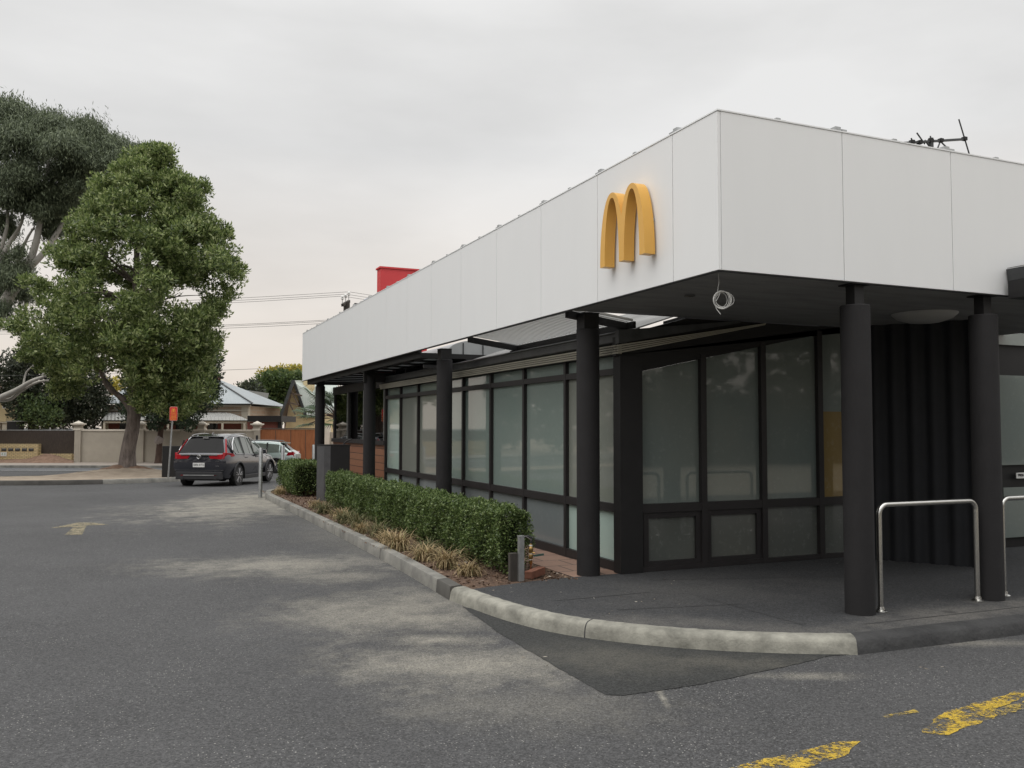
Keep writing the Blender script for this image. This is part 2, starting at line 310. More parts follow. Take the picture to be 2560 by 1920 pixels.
M['lamp_red'] = mat('red_tail_lens', (0.30, 0.006, 0.012), 0.2, spec=0.3)
M['plate'] = mat('white_number_plate', (0.72, 0.72, 0.70), 0.5)
M['ink'] = mat('black_lettering', (0.01, 0.01, 0.01), 0.6)
M['sign_red'] = mat('sign_red', (0.60, 0.035, 0.03), 0.5, noise=0.05, nscale=5)
M['sign_yellow'] = mat('sign_yellow', (0.85, 0.55, 0.06), 0.5)
M['sign_pale'] = mat('sign_border', (0.75, 0.45, 0.35), 0.5)
M['curtain'] = mat('black_fluted_cladding', (0.008, 0.009, 0.012), 0.7, noise=0.3, nscale=3)
M['render_in'] = mat('grey_metal_upstand', (0.36, 0.37, 0.37), 0.6, noise=0.1, nscale=2)
M['translucent'] = mat('grey_polycarbonate', (0.28, 0.29, 0.29), 0.4)
_n = M['translucent'].node_tree; _t = _n.nodes.new('ShaderNodeBsdfTranslucent'); _t.inputs[0].default_value = (0.30, 0.31, 0.31, 1); _x = _n.nodes.new('ShaderNodeMixShader'); _x.inputs[0].default_value = 0.6
_n.links.new(_n.nodes['Principled BSDF'].outputs[0], _x.inputs[1]); _n.links.new(_t.outputs[0], _x.inputs[2]); _n.links.new(_x.outputs[0], _n.nodes['Material Output'].inputs['Surface'])
M['cloth'] = mat('grey_rag', (0.30, 0.26, 0.24), 1.0, noise=0.2, nscale=10)
M['wood'] = mat('weathered_post', (0.055, 0.048, 0.042), 1.0, noise=0.3, nscale=9, stretch=(4, 4, 0.6))
M['brickred'] = mat('loose_red_brick', (0.20, 0.085, 0.055), 0.95, noise=0.2, nscale=12, bump=0.4, bscale=40)
M['lamp_lens'] = mat('frosted_lamp_lens', (0.42, 0.42, 0.41), 0.45)

# ------------------------------------------------------------------ object helpers
def tag(o, label=None, cat=None, group=None, kind=None):
    if label: o['label'] = label
    if cat: o['category'] = cat
    if group: o['group'] = group
    if kind: o['kind'] = kind
    return o
def empty(name, loc=(0, 0, 0), rz=0.0, label=None, cat=None, group=None):
    o = bpy.data.objects.new(name, None); COL.objects.link(o); o.location = loc; o.rotation_euler = (0, 0, rz)
    o.empty_display_size = 0.2
    return tag(o, label, cat, group)
def attach(o, parent, local=False):
    if parent is None: return
    o.parent = parent
    if not local and parent.type == 'EMPTY':
        o.matrix_parent_inverse = (Matrix.Translation(parent.location) @ parent.rotation_euler.to_matrix().to_4x4()).inverted()
def from_np(name, V, F, mat_, parent=None, smooth=False, local=False, nside=4):
    me = bpy.data.meshes.new(name); nv = len(V); nf = len(F)
    me.vertices.add(nv); me.vertices.foreach_set('co', np.asarray(V, dtype=np.float32).ravel())
    me.loops.add(nf*nside); me.loops.foreach_set('vertex_index', np.asarray(F, dtype=np.int32).ravel())
    me.polygons.add(nf); me.polygons.foreach_set('loop_start', np.arange(0, nf*nside, nside, dtype=np.int32))
    me.polygons.foreach_set('loop_total', np.full(nf, nside, dtype=np.int32))
    me.update(calc_edges=True); me.validate()
    o = bpy.data.objects.new(name, me); COL.objects.link(o); me.materials.append(mat_); attach(o, parent, local)
    return o
class MB:
    def __init__(s): s.v = []; s.f = []
    def add(s, vs, fs):
        b = len(s.v); s.v += [tuple(x) for x in vs]; s.f += [tuple(i+b for i in f) for f in fs]; return s
    def box(s, a, b):
        (x0, y0, z0), (x1, y1, z1) = a, b
        x0, x1 = min(x0, x1), max(x0, x1); y0, y1 = min(y0, y1), max(y0, y1); z0, z1 = min(z0, z1), max(z0, z1)
        return s.add([(x0, y0, z0), (x1, y0, z0), (x1, y1, z0), (x0, y1, z0), (x0, y0, z1), (x1, y0, z1), (x1, y1, z1), (x0, y1, z1)],
                     [(0, 3, 2, 1), (4, 5, 6, 7), (0, 1, 5, 4), (1, 2, 6, 5), (2, 3, 7, 6), (3, 0, 4, 7)])
    def hexa(s, q0, q1):   # two quads -> solid
        return s.add(list(q0)+list(q1), [(3, 2, 1, 0), (4, 5, 6, 7), (0, 1, 5, 4), (1, 2, 6, 5), (2, 3, 7, 6), (3, 0, 4, 7)])
    def beam(s, p, q, w, h):  # w horizontal, h along up
        p, q = Vector(p), Vector(q); d = (q-p).normalized(); u = Vector((0, 0, 1))
        if abs(d.z) > 0.95: u = Vector((0, 1, 0))
        sd = d.cross(u).normalized(); uu = sd.cross(d).normalized()
        o = [(-w/2, -h/2), (w/2, -h/2), (w/2, h/2), (-w/2, h/2)]
        return s.hexa([p+sd*a+uu*b for a, b in o], [q+sd*a+uu*b for a, b in o])
    def prism(s, poly, d):  # planar poly (3D points), extruded by vector d
        n = len(poly); d = Vector(d); P = [Vector(p) for p in poly]
        return s.add(P+[p+d for p in P], [tuple(range(n-1, -1, -1)), tuple(range(n, 2*n))]+[(i, (i+1) % n, n+(i+1) % n, n+i) for i in range(n)])
    def tube(s, pts, r, n=12, cap=True):
        pts = [Vector(p) for p in pts]; m_ = len(pts); rs = r if isinstance(r, (list, tuple)) else [r]*m_
        vs = []; prev = None
        for i, p in enumerate(pts):
            t = (pts[min(i+1, m_-1)]-pts[max(i-1, 0)]).normalized()
            if prev is None:
                a = Vector((0, 0, 1)) if abs(t.z) < 0.9 else Vector((1, 0, 0)); u = t.cross(a).normalized()
            else:
                u = (prev-t*prev.dot(t)).normalized()
            prev = u; w = t.cross(u)
            for k in range(n):
                a = 2*math.pi*k/n; vs.append(p+(u*math.cos(a)+w*math.sin(a))*rs[i])
        fs = [(i*n+k, i*n+(k+1) % n, (i+1)*n+(k+1) % n, (i+1)*n+k) for i in range(m_-1) for k in range(n)]
        if cap: fs += [tuple(range(n-1, -1, -1)), tuple((m_-1)*n+k for k in range(n))]
        return s.add(vs, fs)
    def lathe(s, c, prof, n=24):  # prof [(r,z)], vertical axis at c
        vs = []; m_ = len(prof)
        for r, z in prof:
            for k in range(n):
                a = 2*math.pi*k/n; vs.append((c[0]+r*math.cos(a), c[1]+r*math.sin(a), c[2]+z))
        fs = [(i*n+k, i*n+(k+1) % n, (i+1)*n+(k+1) % n, (i+1)*n+k) for i in range(m_-1) for k in range(n)]
        fs += [tuple(range(n-1, -1, -1)), tuple((m_-1)*n+k for k in range(n))]
        return s.add(vs, fs)
    def build(s, name, m_, parent=None, smooth=None, bevel=0, local=False, kind=None):
        me = bpy.data.meshes.new(name); me.from_pydata(s.v, [], s.f); me.validate(); me.update()
        if bevel:
            bm = bmesh.new(); bm.from_mesh(me); bmesh.ops.recalc_face_normals(bm, faces=bm.faces)
            bmesh.ops.bevel(bm, geom=[e for e in bm.edges if len(e.link_faces) == 2 and e.calc_face_angle(0) > 0.6], offset=bevel, segments=2, affect='EDGES', profile=0.5)
            bm.to_mesh(me); bm.free()
        else:
            bm = bmesh.new(); bm.from_mesh(me); bmesh.ops.recalc_face_normals(bm, faces=bm.faces); bm.to_mesh(me); bm.free()
        if smooth is not None:
            for p in me.polygons: p.use_smooth = True
            me.set_sharp_from_angle(angle=R(smooth))
        o = bpy.data.objects.new(name, me); COL.objects.link(o); me.materials.append(m_); attach(o, parent, local)
        if kind: o['kind'] = kind
        return o
def kids(o): return [c for c in bpy.data.objects if c.parent == o]
def copy_tree(o, parent=None):
    c = o.copy(); COL.objects.link(c)
    if parent: c.parent = parent
    for ch in kids(o): copy_tree(ch, c)
    return c
def spline(P, n=8):
    P = [Vector(p) for p in P]; out = []
    for i in range(len(P)-1):
        a = P[max(i-1, 0)]; b = P[i]; c = P[i+1]; d = P[min(i+2, len(P)-1)]
        for k in range(n):
            t = k/n
            out.append(0.5*((2*b)+(-a+c)*t+(2*a-5*b+4*c-d)*t*t+(-a+3*b-3*c+d)*t**3))
    out.append(P[-1]); return out
def sheet(name, pts, z, m_, kind='structure', parent=None, thick=0):
    mb = MB()
    if thick: mb.prism([(p[0], p[1], z-thick) for p in pts], (0, 0, thick))
    else: mb.add([(p[0], p[1], z) for p in pts], [tuple(range(len(pts)))])
    o = mb.build(name, m_, parent)
    if kind: o['kind'] = kind
    return o
def text_mesh(name, s, size, m_, mw, parent=None, ext=0.003, align='CENTER'):
    cu = bpy.data.curves.new(name, 'FONT'); cu.body = s; cu.size = size; cu.align_x = align; cu.align_y = 'CENTER'; cu.extrude = ext
    t = bpy.data.objects.new(name, cu); COL.objects.link(t); dg = bpy.context.evaluated_depsgraph_get()
    me = bpy.data.meshes.new_from_object(t.evaluated_get(dg)); bpy.data.objects.remove(t)
    me.transform(mw); me.materials.clear(); me.materials.append(m_)
    o = bpy.data.objects.new(name, me); COL.objects.link(o); attach(o, parent); return o

# leaves -----------------------------------------------------------
def unit(a): return a/np.maximum(np.linalg.norm(a, axis=1, keepdims=True), 1e-9)
def leaves(name, C, D, ln, wd, m_, parent=None, fold=0.25, jit=0.35):
    """C centres, D leaf directions: one folded diamond leaf each"""
    n = len(C); C = np.asarray(C); D = unit(np.asarray(D)+rng.normal(0, 0.001, (n, 3)))
    a = unit(np.cross(D, rng.normal(0, 1, (n, 3)))); b = np.cross(D, a)
    l = (ln*rng.uniform(1-jit, 1+jit, n))[:, None]; w = (wd*rng.uniform(1-jit, 1+jit, n))[:, None]
    V = np.empty((n, 4, 3))
    V[:, 0] = C-D*l*0.5; V[:, 2] = C+D*l*0.5
    V[:, 1] = C+a*w*0.5+b*w*fold; V[:, 3] = C-a*w*0.5+b*w*fold
    F = np.arange(n*4).reshape(n, 4)
    return from_np(name, V.reshape(-1, 3), F, m_, parent)
def clump_leaves(cent, rad, per, up=0.5, out=1.0, shell=0.6, squash=0.75):
    k = len(cent); n = k*per
    d = unit(rng.normal(0, 1, (n, 3))); r = rng.uniform(shell**3, 1, n)[:, None]**(1/3)
    base = np.repeat(cent, per, axis=0); rr = np.repeat(np.asarray(rad), per)[:, None]
    P = base+d*r*rr*np.array([1, 1, squash]); return P, d*out+np.array([0, 0, up])+rng.normal(0, 0.45, (n, 3))

# ------------------------------------------------------------------ world / light
w = bpy.data.worlds.new("World"); S.world = w; w.use_nodes = True; nt = w.node_tree; L = nt.links
bg = nt.nodes['Background']; K = N(w)
sky = nt.nodes.new('ShaderNodeTexSky'); sky.sky_type = 'NISHITA'; sky.sun_disc = False
SUN_EL, SUN_AZ = R(52), R(260)
sky.sun_elevation = SUN_EL; sky.sun_rotation = SUN_AZ
tc = nt.nodes.new('ShaderNodeTexCoord'); gen = tc.outputs['Generated']
sx = nt.nodes.new('ShaderNodeSeparateXYZ'); L.new(gen, sx.inputs[0])
mp = nt.nodes.new('ShaderNodeMapping'); mp.inputs['Rotation'].default_value = (0, 0, R(35)); mp.inputs['Scale'].default_value = (1.0, 1.6, 3.6); L.new(gen, mp.inputs['Vector'])
n1 = K.noise(mp.outputs['Vector'], 1.25, 5, 0.5); n2 = K.noise(mp.outputs['Vector'], 3.4, 6, 0.55)
cl = K.math('ADD', K.math('MULTIPLY', n1, 0.75), K.math('MULTIPLY', n2, 0.25))
el = K.math('MAXIMUM', sx.outputs[2], 0.0)
base = K.mix(K.ramp(el, 0.0, 0.30), (0.90, 0.80, 0.70), (0.80, 0.797, 0.79))
gain = K.math('ADD', 0.95, K.math('MULTIPLY', K.math('POWER', K.ramp(el, 0.42, 1.0), 1.0), 2.1))
shade = K.math('ADD', 0.93, K.math('MULTIPLY', K.ramp(cl, 0.40, 0.60), 0.19))
vm = nt.nodes.new('ShaderNodeVectorMath'); vm.operation = 'SCALE'; L.new(base, vm.inputs[0]); L.new(K.math('MULTIPLY', gain, shade), vm.inputs['Scale'])
below = K.ramp(sx.outputs[2], -0.02, 0.0)
cover = K.mix(below, (0.25, 0.24, 0.23), vm.outputs[0])
sk = nt.nodes.new('ShaderNodeVectorMath'); sk.operation = 'SCALE'; L.new(sky.outputs[0], sk.inputs[0]); sk.inputs['Scale'].default_value = 0.08
fin = K.mix(0.96, sk.outputs[0], cover)
L.new(fin, bg.inputs['Color']); bg.inputs['Strength'].default_value = 1.0
sl = bpy.data.lights.new('sun', 'SUN'); sl.energy = 1.0; sl.angle = R(50); sl.color = (1, 0.96, 0.9)
so = bpy.data.objects.new('sun', sl); COL.objects.link(so)
sd = Vector((math.sin(SUN_AZ)*math.cos(SUN_EL), math.cos(SUN_AZ)*math.cos(SUN_EL), math.sin(SUN_EL)))
so.rotation_euler = sd.to_track_quat('Z', 'Y').to_euler(); so.location = (-5, -5, 12)
S.view_settings.view_transform = 'Standard'; S.view_settings.look = 'None'; S.view_settings.exposure = 0.0; S.view_settings.gamma = 1.0
S.cycles.use_denoising = True
S.cycles.max_bounces = 6; S.cycles.transparent_max_bounces = 12
S.cycles.caustics_reflective = False; S.cycles.caustics_refractive = False

# ------------------------------------------------------------------ ground
blobs = []
def blob(u, v, rx, ry, wgt, ang=0.0):
    g = G(u, v); blobs.append((g.x, g.y, rx, ry, -YAW+ang, wgt))
blob(640, 1256, 1.9, 4.0, 1.25)
blob(480, 1268, 1.5, 2.2, 0.4)
blob(700, 1412, 1.6, 0.9, 0.85, 0.1)
blob(850, 1440, 0.8, 0.45, 0.6)
blob(860, 1350, 0.7, 5.0, 0.22, 0.45)
blob(1000, 1520, 1.2, 1.1, 0.8)
blob(1085, 1545, 0.75, 0.5, 1.0)
blob(1110, 1600, 0.55, 0.22, 1.0)
blob(1190, 1665, 1.0, 0.65, 0.9)
blob(1330, 1760, 1.0, 0.5, 0.35)
blob(1655, 1742, 0.035, 0.3, 1.2)
blob(2010, 1690, 0.35, 0.10, 0.7)
blob(2450, 1608, 0.9, 0.12, 0.6)
M['asphalt'] = asphalt('car_park_asphalt', (0.062, 0.062, 0.063), (0.33, 0.31, 0.26), 0.6, blobs)
rows = [-60, -5, 5, 15, 25, 27, 30, 34, 38, 42, 46, 60, 120, 400, 1500]; cols = [-900, -200, -60, -30, -15, 0, 15, 30, 60, 200, 900]
mb = MB(); vs = []
for D in rows:
    for l_ in cols: vs.append(LD(l_, D, zg(D)))
nc = len(cols)
mb.add(vs, [(i*nc+j, i*nc+j+1, (i+1)*nc+j+1, (i+1)*nc+j) for i in range(len(rows)-1) for j in range(nc-1)])
mb.build('ground', M['asphalt'], kind='structure')

KERB = [(3.10, 8.75), (3.17, 8.1), (3.27, 7.53), (3.46, 6.97), (3.79, 6.48), (4.25, 6.02), (4.84, 5.62), (5.345, 5.37)]
PLK = [(3.9, 24.7), (3.5, 24.25), (3.26, 23.5), (3.17, 22.3), (3.19, 19), (3.2, 14), (3.18, 11.4), (3.10, 8.75)]
def sweep(line, prof, name, m_, z0=0.0, wob=0.0, kind='structure'):
    P = [Vector((p[0], p[1], 0)) for p in line]; n = len(P); vs = []; q = len(prof)
    for i, p in enumerate(P):
        t = (P[min(i+1, n-1)]-P[max(i-1, 0)]).normalized(); nrm = Vector((-t.y, t.x, 0))
        for j, (o_, z_) in enumerate(prof):
            k = wob*math.sin(i*2.1+j*1.7)*random.uniform(0.3, 1) if z_ > 0.02 else 0
            vs.append(p+nrm*(o_+k)+Vector((0, 0, z0+z_+k*0.6)))
    fs = [(i*q+j, (i+1)*q+j, (i+1)*q+j+1, i*q+j+1) for i in range(n-1) for j in range(q-1)]
    fs += [tuple(range(q)), tuple((n-1)*q+j for j in range(q-1, -1, -1))]
    mb = MB(); mb.add(vs, fs); return mb.build(name, m_, smooth=40, kind=kind)
prof = [(0, -0.03), (0.008, 0.02), (0.02, 0.085), (0.035, 0.112), (0.06, 0.127), (0.10, 0.133), (0.165, 0.135), (0.175, 0.10), (0.175, 0)]
cur = [(p.x, p.y) for p in spline([(*p, 0) for p in KERB], 9)]
# joints in the kerb every metre or so: three lengths of pale kerb
sweep(cur[:32], prof, 'kerb', M['kerb'], wob=0.004); sweep(cur[31:], prof, 'kerb', M['kerb'], wob=0.004)
pl = [(p.x, p.y) for p in spline([(*p, 0) for p in PLK], 8)]
prof2 = [(0, -0.03), (0.004, 0.02), (0.012, 0.125), (0.02, 0.140), (0.13, 0.148), (0.15, 0.14), (0.155, 0)]
sweep(pl[:27], prof2, 'kerb', M['kerb_grey'], wob=0.001); sweep(pl[26:42], prof2, 'kerb', M['kerb_grey'], wob=0.001); sweep(pl[41:-2], prof2, 'kerb', M['kerb_grey'], wob=0.002)
sweep(pl[-3:], prof2, 'kerb', M['kerb_stain'], wob=0.002)
dk = [(5.35, 5.365)]+[(5.35+0.4*i, 5.365-0.012*min(i, 4)) for i in range(1, 30)]
sweep(dk, [(0, -0.03), (0.015, 0.02), (0.03, 0.09), (0.06, 0.118), (0.13, 0.13), (0.2, 0.124), (0.2, 0)], 'kerb', M['kerb_dark'], wob=0.003)
def joint(line, i_, pf, f_=0.5, m_='kerb_dark'):
    a_, b_ = Vector((*line[i_], 0)), Vector((*line[i_+1], 0)); t_ = (b_-a_).normalized(); c_ = a_.lerp(b_, f_)
    sweep([tuple((c_-t_*0.005).xy), tuple((c_+t_*0.005).xy)], [(o-0.002 if k_ < 3 else o, z+0.0015) for k_, (o, z) in enumerate(pf)], 'kerb_joint', M[m_])
joint(cur, 31, prof)
for i_ in (8, 18, 30, 38, 46): joint(pl, i_, prof2)
inner = [Vector((p[0], p[1], 0)) for p in cur]
def offset(line, o_):
    P = [Vector((p[0], p[1], 0)) for p in line]; n = len(P); out = []
    for i, p in enumerate(P):
        t = (P[min(i+1, n-1)]-P[max(i-1, 0)]).normalized(); out.append((p.x-t.y*o_, p.y+t.x*o_))
    return out
ki = offset(cur, 0.10)
apron = ki[6:]+[(5.5, 5.5), (17, 5.42), (17, 8.86), (4.62, 8.86), (3.25, 8.62)]
apron = [p for p in ki if p[1] < 8.6]+[(5.5, 5.45), (17, 5.42), (17, 8.86), (4.55, 8.86), (4.1, 8.8)]
sheet('pavement', apron, 0.122, M['patio'], thick=0.14)
sheet('floor', [(5.31, 8.862), (17, 8.862), (17, 25.4), (5.31, 25.4)], 0.118, M['patio'], thick=0.14)
pi_ = [p for p in offset(pl, 0.10)]
bed = [p for p in pi_ if p[1] > 8.4][::-1]
mb = MB(); bedpoly = [(p[0], p[1]) for p in bed]+[(4.62, 24.9), (4.62, 8.87), (4.1, 8.81), (3.3, 8.55)]
sheet('soil', bedpoly, 0.112, M['soil'], thick=0.14)
sheet('paving', [(4.625, 8.865), (5.305, 8.865), (5.305, 25.4), (4.625, 25.4)], 0.12, M['paver'], thick=0.14)
patch = [G(*p) for p in [(1157, 1518), (1250, 1585), (1380, 1662), (1515, 1738), (1560, 1740), (1750, 1712), (1960, 1668), (2080, 1640)]]
_pp = []
for a_, b_ in zip(patch[:-1], patch[1:]):
    for k_ in range(14):
        q_ = a_.lerp(b_, k_/14); _pp.append((q_.x+random.uniform(-.007, .007), q_.y+random.uniform(-.007, .007)))
patch = _pp+[(patch[-1].x, patch[-1].y)]+[(5.3, 5.40)]+[(p[0]+0.02, p[1]+0.02) for p in cur[::-1][2:] if p[1] < 8.2]
sheet('asphalt_patch', patch, 0.004, M['patch'])
for a_, b_ in (((1385, 1502), (1625, 1480)), ((1545, 1524), (1850, 1510)), ((1740, 1488), (2010, 1562)), ((1620, 1450), (2300, 1436)), ((2160, 1560), (2600, 1512))):
    p_, q_ = G(*a_, 0.1245), G(*b_, 0.1245); n_ = (q_-p_).cross(Vector((0, 0, 1))).normalized()*0.006
    MB().add([p_+n_, q_+n_, q_-n_, p_-n_], [(0, 1, 2, 3)]).build('pavement_joint', M['kerb_dark'], kind='structure')
# painted marks
def gpoly(name, px, m_, z=0.005, label=None, group=None):
    P = [G(*p) for p in px]; Q = []
    for a, b in zip(P, P[1:]+P[:1]):
        n_ = max(1, int((b-a).length/0.05))
        for k_ in range(n_):
            q_ = a.lerp(b, k_/n_); Q.append((q_.x+random.uniform(-.012, .012), q_.y+random.uniform(-.012, .012)))
    return sheet(name, Q, z, m_)
M['paint_y'] = paint_mat('worn_yellow_paint', (0.62, 0.42, 0.045), 0.45)
M['paint_y2'] = paint_mat('faded_yellow_paint', (0.50, 0.36, 0.07), 0.35)
M['paint_tan'] = paint_mat('faded_tan_arrow_paint', (0.30, 0.26, 0.17), 0.62, (0.11, 0.11, 0.10))
gpoly('road_marking', [(2300, 1833), (2345, 1790), (2420, 1765), (2600, 1712), (2600, 1726), (2480, 1780), (2500, 1790), (2370, 1838)], M['paint_y'])
gpoly('road_marking', [(2480, 1779), (2600, 1742), (2600, 1765), (2500, 1792)], M['paint_y2'], 0.009)
gpoly('road_marking', [(1820, 1925), (1950, 1890), (2100, 1855), (2150, 1856), (2120, 1885), (2040, 1915), (2000, 1935)], M['paint_y'])
gpoly('road_marking', [(2200, 1790), (2290, 1775), (2300, 1782), (2215, 1797)], M['paint_y2'])
gpoly('arrow_marking', [(162, 1338), (184, 1318), (150, 1319.5), (126, 1320.5), (165, 1313), (195, 1306.5), (232, 1307), (273, 1312.5), (240, 1313.5), (216, 1314.5), (206, 1337)], M['paint_tan'])

# verge between car park and street
def zv(D, h): return zg(D)+h
vp = [(-14, 27.6), (-7.3, 27.9), (-4.5, 28.3), (-2.0, 29.4), (-0.2, 31.0)]
VF = [UD(u, D) for u, D in [(-700, 27.6), (-300, 27.8), (0, 28.2), (120, 28.5), (240, 29.2), (340, 30.2), (430, 31.6), (470, 33.2), (460, 35.5)]]
VB = [UD(u, D) for u, D in [(440, 38.0), (400, 40.5), (345, 40.5), (262, 37.4), (150, 34.4), (0, 32.8), (-300, 31.6), (-700, 31)]]
vf = spline(VF, 5); vb = spline([VF[-1]]+VB, 5)
mb = MB(); n = len(vf)
ring = vf+vb[1:]
# grid fill: verge as strips from front to back line
nb = 14; vs = []; cols_ = 40
def interp(line, t):
    k = t*(len(line)-1); i = min(int(k), len(line)-2); return line[i].lerp(line[i+1], k-i)
back = vb[::-1]
for a in range(cols_+1):
    p = interp(vf, a/cols_); q = interp(back, a/cols_)
    for b_ in range(nb+1):
        r_ = p.lerp(q, b_/nb); D = dof(r_.x, r_.y); tr = UD(322, 36.0)
        h = 0.135+0.30*math.exp(-((r_.x-tr.x)**2+(r_.y-tr.y)**2)/3.2)
        if 0 < b_ < nb: h += random.uniform(-0.015, 0.015)
        vs.append((r_.x, r_.y, zg(D)+h))
mb.add(vs, [(a*(nb+1)+b_, (a+1)*(nb+1)+b_, (a+1)*(nb+1)+b_+1, a*(nb+1)+b_+1) for a in range(cols_) for b_ in range(nb)])
mb.build('verge', M['verge'], kind='structure')
def kerb_line(line, m_, name='kerb'):
    mb = MB(); vs = []; n = len(line)
    pr = [(0, -0.05), (0.02, 0.12), (0.05, 0.15), (-0.13+0.30, 0.155), (0.18, 0)]
    for i, p in enumerate(line):
        t = (line[min(i+1, n-1)]-line[max(i-1, 0)]).normalized(); nr = Vector((-t.y, t.x, 0))
        for o_, z_ in pr: vs.append(p+nr*(o_-0.05)+Vector((0, 0, zg(dof(p.x, p.y))+z_)))
    q = len(pr); mb.add(vs, [(i*q+j, (i+1)*q+j, (i+1)*q+j+1, i*q+j+1) for i in range(n-1) for j in range(q-1)])
    return mb.build(name, m_, smooth=40, kind='structure')
kerb_line([Vector((p.x, p.y, 0)) for p in vf[:22]], M['kerb_stain']); kerb_line([Vector((p.x, p.y, 0)) for p in vf[21:]], M['kerb_grey'])
kerb_line([Vector((p.x, p.y, 0)) for p in vb], M['kerb'])
# street
def band(name, d0, d1, z, m_, l0=-120, l1=60, thick=0):
    return sheet(name, [LD(l0, d0), LD(l1, d0), LD(l1, d1), LD(l0, d1)], z, m_, thick=thick)
band('road', 45.4, 49.4, -0.5, M['asphalt2']) if False else None
band('road', 46.0, 49.4, -0.496, M['asphalt2'])
band('road_marking', 46.55, 46.68, -0.491, mat('white_line_paint', (0.55, 0.55, 0.53), 0.7))
band('kerb', 49.4, 49.75, -0.36, M['kerb_grey'], thick=0.16)
band('footpath', 49.75, 53.9, -0.355, M['footpath'], thick=0.16)
band('yard', 53.9, 140, -0.36, M['verge'], thick=0.1)

# ------------------------------------------------------------------ canopy
X0, Y0, Y1, ZB, ZT = 4.507, 5.994, 25.40, 3.13, 4.487
can = empty('entrance_canopy', (X0, Y0, 0), 0, 'long white panelled canopy fascia on round charcoal columns along two sides of the restaurant', 'canopy')
ys = [Y0, 6.668, 8.074]
while ys[-1]+1.395 < Y1-0.3: ys.append(ys[-1]+1.395)
ys.append(Y1)
g = 0.004
for a, b in zip(ys[:-1], ys[1:]):
    MB().box((X0, a+(g if a > Y0 else 0.003), ZB), (X0+0.03, b-g, ZT)).build('fascia_panel', M['panel'], can, bevel=0.002)
xs = [X0, 5.885, 7.262, 8.64, 10.02, 11.4]
for a, b in zip(xs[:-1], xs[1:]):
    MB().box((a+(g if a > X0 else 0.034), Y0, ZB), (b-g, Y0+0.03, ZT)).build('fascia_panel', M['panel'], can, bevel=0.002)
mb = MB().box((X0+0.034, Y0+0.034, ZB+0.006), (X0+0.11, Y1-0.01, ZT-0.02)).box((X0+0.112, Y0+0.034, ZB+0.006), (11.4, Y0+0.11, ZT-0.02))
mb.build('fascia_frame', M['panel_back'], can)
MB().box((X0-0.006, Y0-0.006, ZT+0.002), (X0+0.12, Y1, ZT+0.014)).box((X0+0.122, Y0-0.006, ZT+0.002), (11.4, Y0+0.12, ZT+0.014)).build('coping', M['panel'], can)
MB().box((X0+0.0, Y1-0.05, ZB+0.01), (X0+0.9, Y1-0.015, ZB+0.2)).build('fascia_return', M['soffit'], can)
# coping clips
def clip(x, y, big, along):
    w_ = 0.075 if big else 0.06; h = 0.05 if big else 0.032
    mb = MB()
    if along == 'y':
        mb.box((x, y-w_, ZT+0.0155), (x+0.09, y-0.012, ZT+h)); mb.box((x+0.015, y+0.012, ZT+0.0155), (x+0.085, y+w_, ZT+h*0.8))
        if big: mb.box((x+0.02, y-0.011, ZT+0.0155), (x+0.06, y+0.011, ZT+h*0.6))
    else:
        mb.box((x-w_, y, ZT+0.0155), (x-0.012, y+0.09, ZT+h)); mb.box((x+0.012, y+0.015, ZT+0.0155), (x+w_, y+0.085, ZT+h*0.8))
    mb.build('coping_clip', M['galv'], can)
for a, b in zip(ys[:-1], ys[1:]):
    if b < Y1: clip(X0, b, True, 'y')
    if b-a > 1: clip(X0, (a+b)/2, False, 'y')
for a, b in zip(xs[:-1], xs[1:]):
    clip(b, Y0, True, 'x'); clip((a+b)/2, Y0, False, 'x')
mb = MB(); P = [(X0+0.13, y, ZT+0.010+0.04*math.sin((y-6.75)/1.3*math.pi)**2) for y in np.linspace(6.75, 8.05, 14)]
for p, q in zip(P[:-1], P[1:]): mb.beam(p, q, 0.012, 0.03)
mb.build('protective_film', M['blue_light'], can)
MB().box((X0+0.13, 18.1, ZT+0.01), (X0+0.2, 18.75, ZT+0.10)).build('protective_film', M['blue'], can)
# soffit
MB().box((X0+0.035, Y0+0.035, ZB+0.004), (11.4, 8.83, ZB+0.05)).build('soffit', M['soffit'], can)
MB().box((X0+0.005, Y0+0.005, ZB-0.012), (X0+0.03, Y1-0.01, ZB-0.002)).box((X0+0.031, Y0+0.005, ZB-0.012), (11.4, Y0+0.03, ZB-0.002)).build('drip_edge', M['black'], can)
# columns
def column(x, y, r=0.133, top=2.935, base=0.122, sw=0.055, pl_=0.1):
    c = MB().lathe((x, y, 0), [(r+0.0, base), (r, top-0.008), (r-0.008, top)], 40).build('column', M['column'], can, smooth=30)
    MB().box((x-sw, y-sw, top-0.02), (x+sw, y+sw, ZB-0.014)).box((x-pl_, y-pl_, ZB-0.0125), (x+pl_, y+pl_, ZB-0.0015)).build('column_stub', M['black'], c)
    return c
column(6.128, 6.12); column(7.815, 6.12)
for y in (8.93, 13.98, 19.0, 24.5): column(4.853, y, top=2.945, sw=0.095, pl_=0.1)
MB().lathe((5.106, 7.268, 0), [(0.055, ZB-0.012), (0.05, ZB+0.002)], 20).build('downlight', M['chrome'], can)
mb = MB(); pr = [(0.02, -0.115), (0.18, -0.10), (0.30, -0.06), (0.35, -0.015), (0.36, 0.0)]
MB().lathe((8.42, 7.35, ZB), pr, 32).build('oyster_light', M['lamp_lens'], can, smooth=50)

